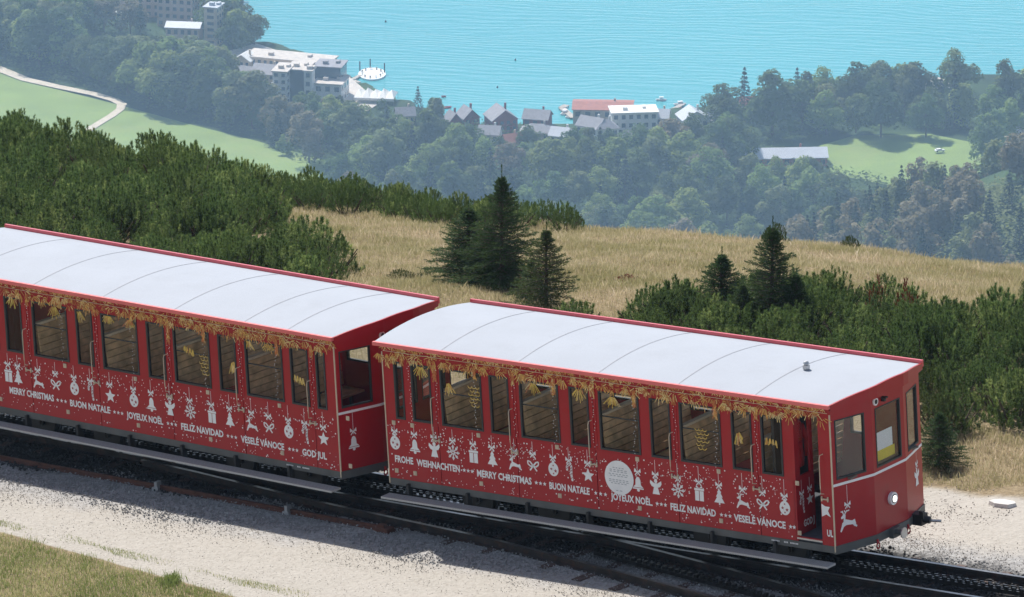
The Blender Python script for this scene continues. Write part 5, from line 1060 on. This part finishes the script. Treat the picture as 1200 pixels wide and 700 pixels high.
# lakeside houses, middle
B('boathouse', 'small grey roofed red boathouse farthest left of the row', 'boathouse', 534, 151, 5.6, 7, 3.6, 22, M['redwall'], M['greyroof'], 'gable', 3.2, 1, 2, along='y')
B('boathouse', 'second grey roofed boathouse of the row with red gable', 'boathouse', 553, 148, 7.4, 9, 3.8, 22, M['redwall'], M['greyroof'], 'gable', 3.6, 1, 2, along='y')
B('boathouse', 'largest boathouse with steep grey roof and dark red wall', 'boathouse', 592, 155, 11.5, 12, 5.6, 18, M['redwall'], M['greyroof'], 'gable', 4.2, 2, 4, along='y')
B('boathouse', 'grey roofed house right of the largest red boathouse', 'house', 627, 150, 11, 9, 4.0, -14, M['redwall'], M['greyroof'], 'gable', 3, 1, 3)
B('grey_roof_house', 'low pale grey roof below the row of boathouses', 'house', 628, 164, 14, 9, 3.2, -8, M['woodgrey'], M['greyroof'], 'hip', 2.6, 1, 3)
B('small_house', 'small grey gable alone in the trees below the boathouses', 'house', 548, 178, 6, 7, 4, 20, M['woodgrey'], M['greyroof'], 'gable', 2.6, 1, 2, along='y')
for px, py, w_, d_, h_, yw, wl, rf_, lb in [(476, 146, 8, 7, 4, 10, 'tan', 'greyroof', 'small tan house between the marquee and the boathouses'), (572, 168, 9, 8, 4, -12, 'whitewall', 'greyroof', 'white walled house with grey roof below the second boathouse'), (604, 176, 8, 7, 3.6, 24, 'tan', 'redroof', 'small house with brown red roof in the trees below the largest boathouse'), (655, 170, 9, 8, 4, -20, 'whitewall', 'lightroof', 'pale roofed house in the trees left below the ship hall'), (745, 172, 9, 7, 3.6, 12, 'whitewall', 'greyroof', 'grey roofed house in the trees below the white flat building'), (772, 148, 8, 8, 3.8, -8, 'tan', 'lightroof', 'pale roofed house right of the white flat building'), (288, 98, 10, 8, 4, -24, 'whitewall', 'greyroof', 'grey roofed annex below the small white roofed house, by the lakeside hotel'), (300, 118, 7, 6, 4, 8, 'tan', 'redroof', 'small brown roofed house at the left foot of the lakeside hotel'), (880, 132, 9, 7, 3.5, 5, 'tan', 'redroof', 'brown roofed villa half hidden by the lakeside trees')]:
    B('village_house', lb, 'house', px, py, w_, d_, h_, yw, M[wl], M[rf_], 'gable', 2.8, 1, 3)
# ship hall, white house, roofs
B('ship_hall', 'long ship hall on the water with flat red roof', 'boathouse', 706, 140, 26, 16, 4.2, -3, M['woodgrey'], M['redroof'], 'gable', 1.4, 1, 6)
B('white_flat_house', 'white lakeside building with bright flat roof', 'building', 744, 152, 20, 11, 7.5, 6, M['whitewall'], M['canvas'], 'flat', 1, 2, 6)
B('grey_roof_house', 'grey roofed house with white windows below the ship hall', 'house', 688, 160, 11, 9, 4.5, -32, M['whitewall'], M['greyroof'], 'gable', 3.2, 1, 4, sidecols=2)
B('grey_roof_house', 'second grey roof right below the ship hall', 'house', 712, 162, 10, 8, 4.2, 14, M['whitewall'], M['greyroof'], 'hip', 3, 1, 3)
B('white_roof_house', 'pale grey roofed lake house left of the dark lakeside trees', 'house', 816, 152, 12, 11, 4.5, 15, M['whitewall'], M['lightroof'], 'gable', 3.6, 1, 3, along='y')
B('small_house', 'small pale roofed annex right of the pale lake house', 'house', 836, 150, 7, 7, 3.6, -20, M['whitewall'], M['lightroof'], 'gable', 2.2, 1, 2)
B('long_hall', 'long hall with pale metal roof and orange brick right end', 'building', 922, 196, 35, 12, 4.0, 4, M['redroof'], M['lightroof'], 'gable', 2.8, 1, 9, sidecols=1)
B('promenade_building', 'low pale pavilion by the lake behind the meadow trees', 'pavilion', 1082, 104, 16, 6, 3, 0, M['tan'], M['flatroof'], 'flat', 1, 1, 5)
# marquee and jetties
def tent(px, py, w, d, label):
    p = floor_hit(px, py); o = empty('marquee', p, R(-8), label=label, cat='marquee'); n = 5; b_ = MB()
    for i in range(n):
        x0 = -w / 2 + i * w / n; x1 = x0 + w / n; xm, ym = (x0 + x1) / 2, d / 2; q = [(x0, 0, 3), (x1, 0, 3), (x1, d, 3), (x0, d, 3)]
        for k in range(4): b_.poly([q[k], q[(k + 1) % 4], (xm, ym, 5.6 + .6 * (i % 2))])
        b_.box((x0, .05, 1.9), (x1, .1, 3))
    b_.build('canopy', M['canvas'], o); b_ = MB()
    for i in range(n + 1):
        for y in (.1, d - .1): b_.box((-w / 2 + i * w / n - .08, y - .08, 0), (-w / 2 + i * w / n + .08, y + .08, 3))
    b_.build('pole', M['alu'], o, kind='stuff')
tent(438, 123, 18, 12, 'white pointed marquee on the shore right of the lakeside hotel')
def lake_pt(px, py): r = ray(px, py); t = (LAKE - CZ) / r[2]; return np.array([r[0] * t, r[1] * t, LAKE])
p = lake_pt(436, 88); o = empty('bathing_platform', p, 0, label='round white pontoon platform with dark posts in the turquoise lake', cat='pontoon')
b_ = MB(); b_.v = [(6.3 * math.cos(a) , 10 * math.sin(a), z) for z in (-.2, .7) for a in np.linspace(0, 6.283, 25)[:-1]]; b_.f = [tuple(range(24, 48))] + [(i, (i + 1) % 24, 24 + (i + 1) % 24, 24 + i) for i in range(24)]; b_.mi = [0] * 25; b_.build('deck', M['boatwhite'], o)
for x, y in ((-5.6, 5), (-1, 9.2), (5.6, 2)): b_ = MB(); b_.tube([(x, y, -1), (x, y, 5)], .28, 8); b_.build('post', M['black'], o)
for i in range(11):
    a = i * .57; b_ = MB(); x, y = 4.6 * math.cos(a), 7.4 * math.sin(a); b_.box((x - .35, y - .9, .71), (x + .35, y + .9, 1.0)); b_.box((x - .35, y + .5, 1.0), (x + .35, y + .9, 1.5)); b_.build('deck_chair', M['woodgrey'] if i % 3 else M['canvas'], o)
def jetty(pix, w, label):
    P = [lake_pt(*q) for q in pix]; c = P[0].copy(); o = empty('jetty', c, 0, label=label, cat='jetty'); b_ = MB(); po = MB()
    for a, q in zip(P[:-1], P[1:]):
        d = q - a; L_ = np.linalg.norm(d); d /= L_; n_ = np.array([-d[1], d[0], 0]); b_.obox(a - c - n_ * w / 2 + [0, 0, .6], d * L_, n_ * w, [0, 0, .25])
        for k in range(int(L_ / 4) + 1):
            for s_ in (-1, 1): e = a - c + d * k * 4 + n_ * s_ * w * .45; po.tube([tuple(e + [0, 0, -1]), tuple(e + [0, 0, .7])], .15, 5)
    b_.build('deck', M['woodgrey'], o); po.build('pile', M['bark'], o, kind='stuff')
jetty([(404, 100), (422, 90)], 2.0, 'narrow footbridge leading to the round pontoon')
jetty([(402, 101), (420, 97)], 4.0, 'short wooden pier on the shore by the hotel')
jetty([(672, 140), (658, 128), (664, 125)], 3.0, 'wooden jetty at the left side of the ship hall')
jetty([(785, 132), (800, 124)], 2.4, 'small jetty left of the pale lake house')
def boat(px, py, L_, yaw, m, label, cabin=False):
    o = empty('motor_boat' if cabin else 'rowing_boat', lake_pt(px, py), R(yaw), label=label, cat='boat'); b_ = MB(); w = L_ * .16
    out = [(-L_ / 2, -w), (L_ * .2, -w), (L_ * .4, -w * .6), (L_ / 2, 0), (L_ * .4, w * .6), (L_ * .2, w), (-L_ / 2, w)]; n = len(out)
    b_.v = [(x * .88, y * .7, -.2) for x, y in out] + [(x, y, .65) for x, y in out] + [(x * .93, y * .82, .65) for x, y in out] + [(x * .9, y * .75, .3) for x, y in out]
    for k in range(3): b_.f += [(k * n + i, k * n + (i + 1) % n, (k + 1) * n + (i + 1) % n, (k + 1) * n + i) for i in range(n)]
    b_.f.append(tuple(range(3 * n, 4 * n))); b_.mi = [0] * len(b_.f); b_.build('hull', m, o)
    b_ = MB(); b_.box((-L_ * .1, -w * .75, .35), (0, w * .75, .5)); b_.box((-L_ * .32, -w * .75, .35), (-L_ * .24, w * .75, .5)); b_.build('bench', M['woodgrey'], o)
    if cabin: b_ = MB(); b_.box((-L_ * .15, -w * .7, .5), (L_ * .18, w * .7, 1.6)); b_.box((-L_ * .2, -w * .8, 1.6), (L_ * .2, w * .8, 1.72)); b_.build('cabin', M['boatwhite'], o)
boat(522, 127, 6, 20, M['boatred'], 'small red and white boat off the trees left of the boathouses'); boat(520, 114, 2.2, 10, M['boatred'], 'tiny red boat farther out above the red and white one')
boat(775, 118, 5, 0, M['boatwhite'], 'small white motor boat on the lake right of the ship hall', True); boat(662, 133, 7, 70, M['boatwhite'], 'white boat moored by the ship hall jetty', True)
boat(668, 137, 6, 60, M['boatwhite'], 'second white boat moored closer to shore by the ship hall'); boat(797, 123, 6, 15, M['boatwhite'], 'white boat by the small jetty left of the pale lake house', True); boat(793, 128, 5, 30, M['boatred'], 'red boat by the small jetty, nearer the shore')
for px, py, lab in [(452, 26, 'dark buoy alone far out on the lake'), (583, 103, 'dark buoy on the lake above the largest boathouse'), (604, 71, 'dark buoy on the lake, upper middle')]:
    p = lake_pt(px, py); o = empty('buoy', p, 0, label=lab, cat='buoy'); b_ = MB(); b_.tube([(0, 0, -.3), (0, 0, .2), (0, 0, .7)], .6, 10, r2=.25); b_.build('float', M['black'], o); b_ = MB(); b_.tube([(0, 0, .6), (0, 0, 1.1)], .06, 6); b_.build('rod', M['black'], o)
# parked cars, far right
def far_car(px, py, yaw, m, label):
    o = empty('parked_car', floor_hit(px, py) + [0, 0, .8], R(yaw), label=label, cat='car', group='cars in the far car park'); b_ = MB()
    b_.v = [(x, y, z) for x, z in ((-2.2, .35), (-2.2, .85), (-1.7, .95), (-1.2, 1.42), (.5, 1.42), (1.1, .95), (2.1, .8), (2.2, .35)) for y in (-.85, .85)]
    b_.f = [(2 * i, 2 * i + 1, 2 * ((i + 1) % 8) + 1, 2 * ((i + 1) % 8)) for i in range(8)] + [tuple(range(0, 16, 2))[::-1], tuple(range(1, 16, 2))]; b_.mi = [0] * 10; b_.build('body', m, o)
    for x in (-1.4, 1.35):
        for y in (-.8, .8): b_ = MB(); b_.tube([(x, y - .1, .34), (x, y + .1, .34)], .34, 10); b_.build('wheel', M['black'], o)
    b_ = MB(); b_.box((-1.3, -.87, .98), (.6, .87, 1.34)); b_.box((-1.5, -.7, 1.0), (.85, .7, 1.3)); b_.build('window_band', M['bluewin'], o)
far_car(1186, 152, 0, M['boatwhite'], 'white car at the upper left of the far car park'); far_car(1194, 149, 10, M['alu'], 'silver car at the top edge of the far car park'); far_car(1192, 158, 5, M['boatwhite'], 'white car in the middle of the far car park'); far_car(1182, 168, 80, M['greyroof'], 'dark grey car at the lower left of the far car park')
far_car(1101, 180, 20, M['boatwhite'], 'small white cart standing on the far meadow')
# ------------------------------------------------------------------ haze
b_ = MB(); b_.box((-2500, -30, LAKE - 3), (2500, 9200, CZ + 12)); hz_ = b_.build('haze', [], kind='stuff')
m = bpy.data.materials.new('air'); m.use_nodes = True; nt = m.node_tree; nt.nodes.clear(); o_ = nt.nodes.new('ShaderNodeOutputMaterial'); pv = nt.nodes.new('ShaderNodeVolumePrincipled')
pv.inputs['Color'].default_value = (.50, .72, 1, 1); pv.inputs['Density'].default_value = HAZE; pv.inputs['Anisotropy'].default_value = .2; nt.links.new(pv.outputs[0], o_.inputs['Volume']); hz_.data.materials.append(m)
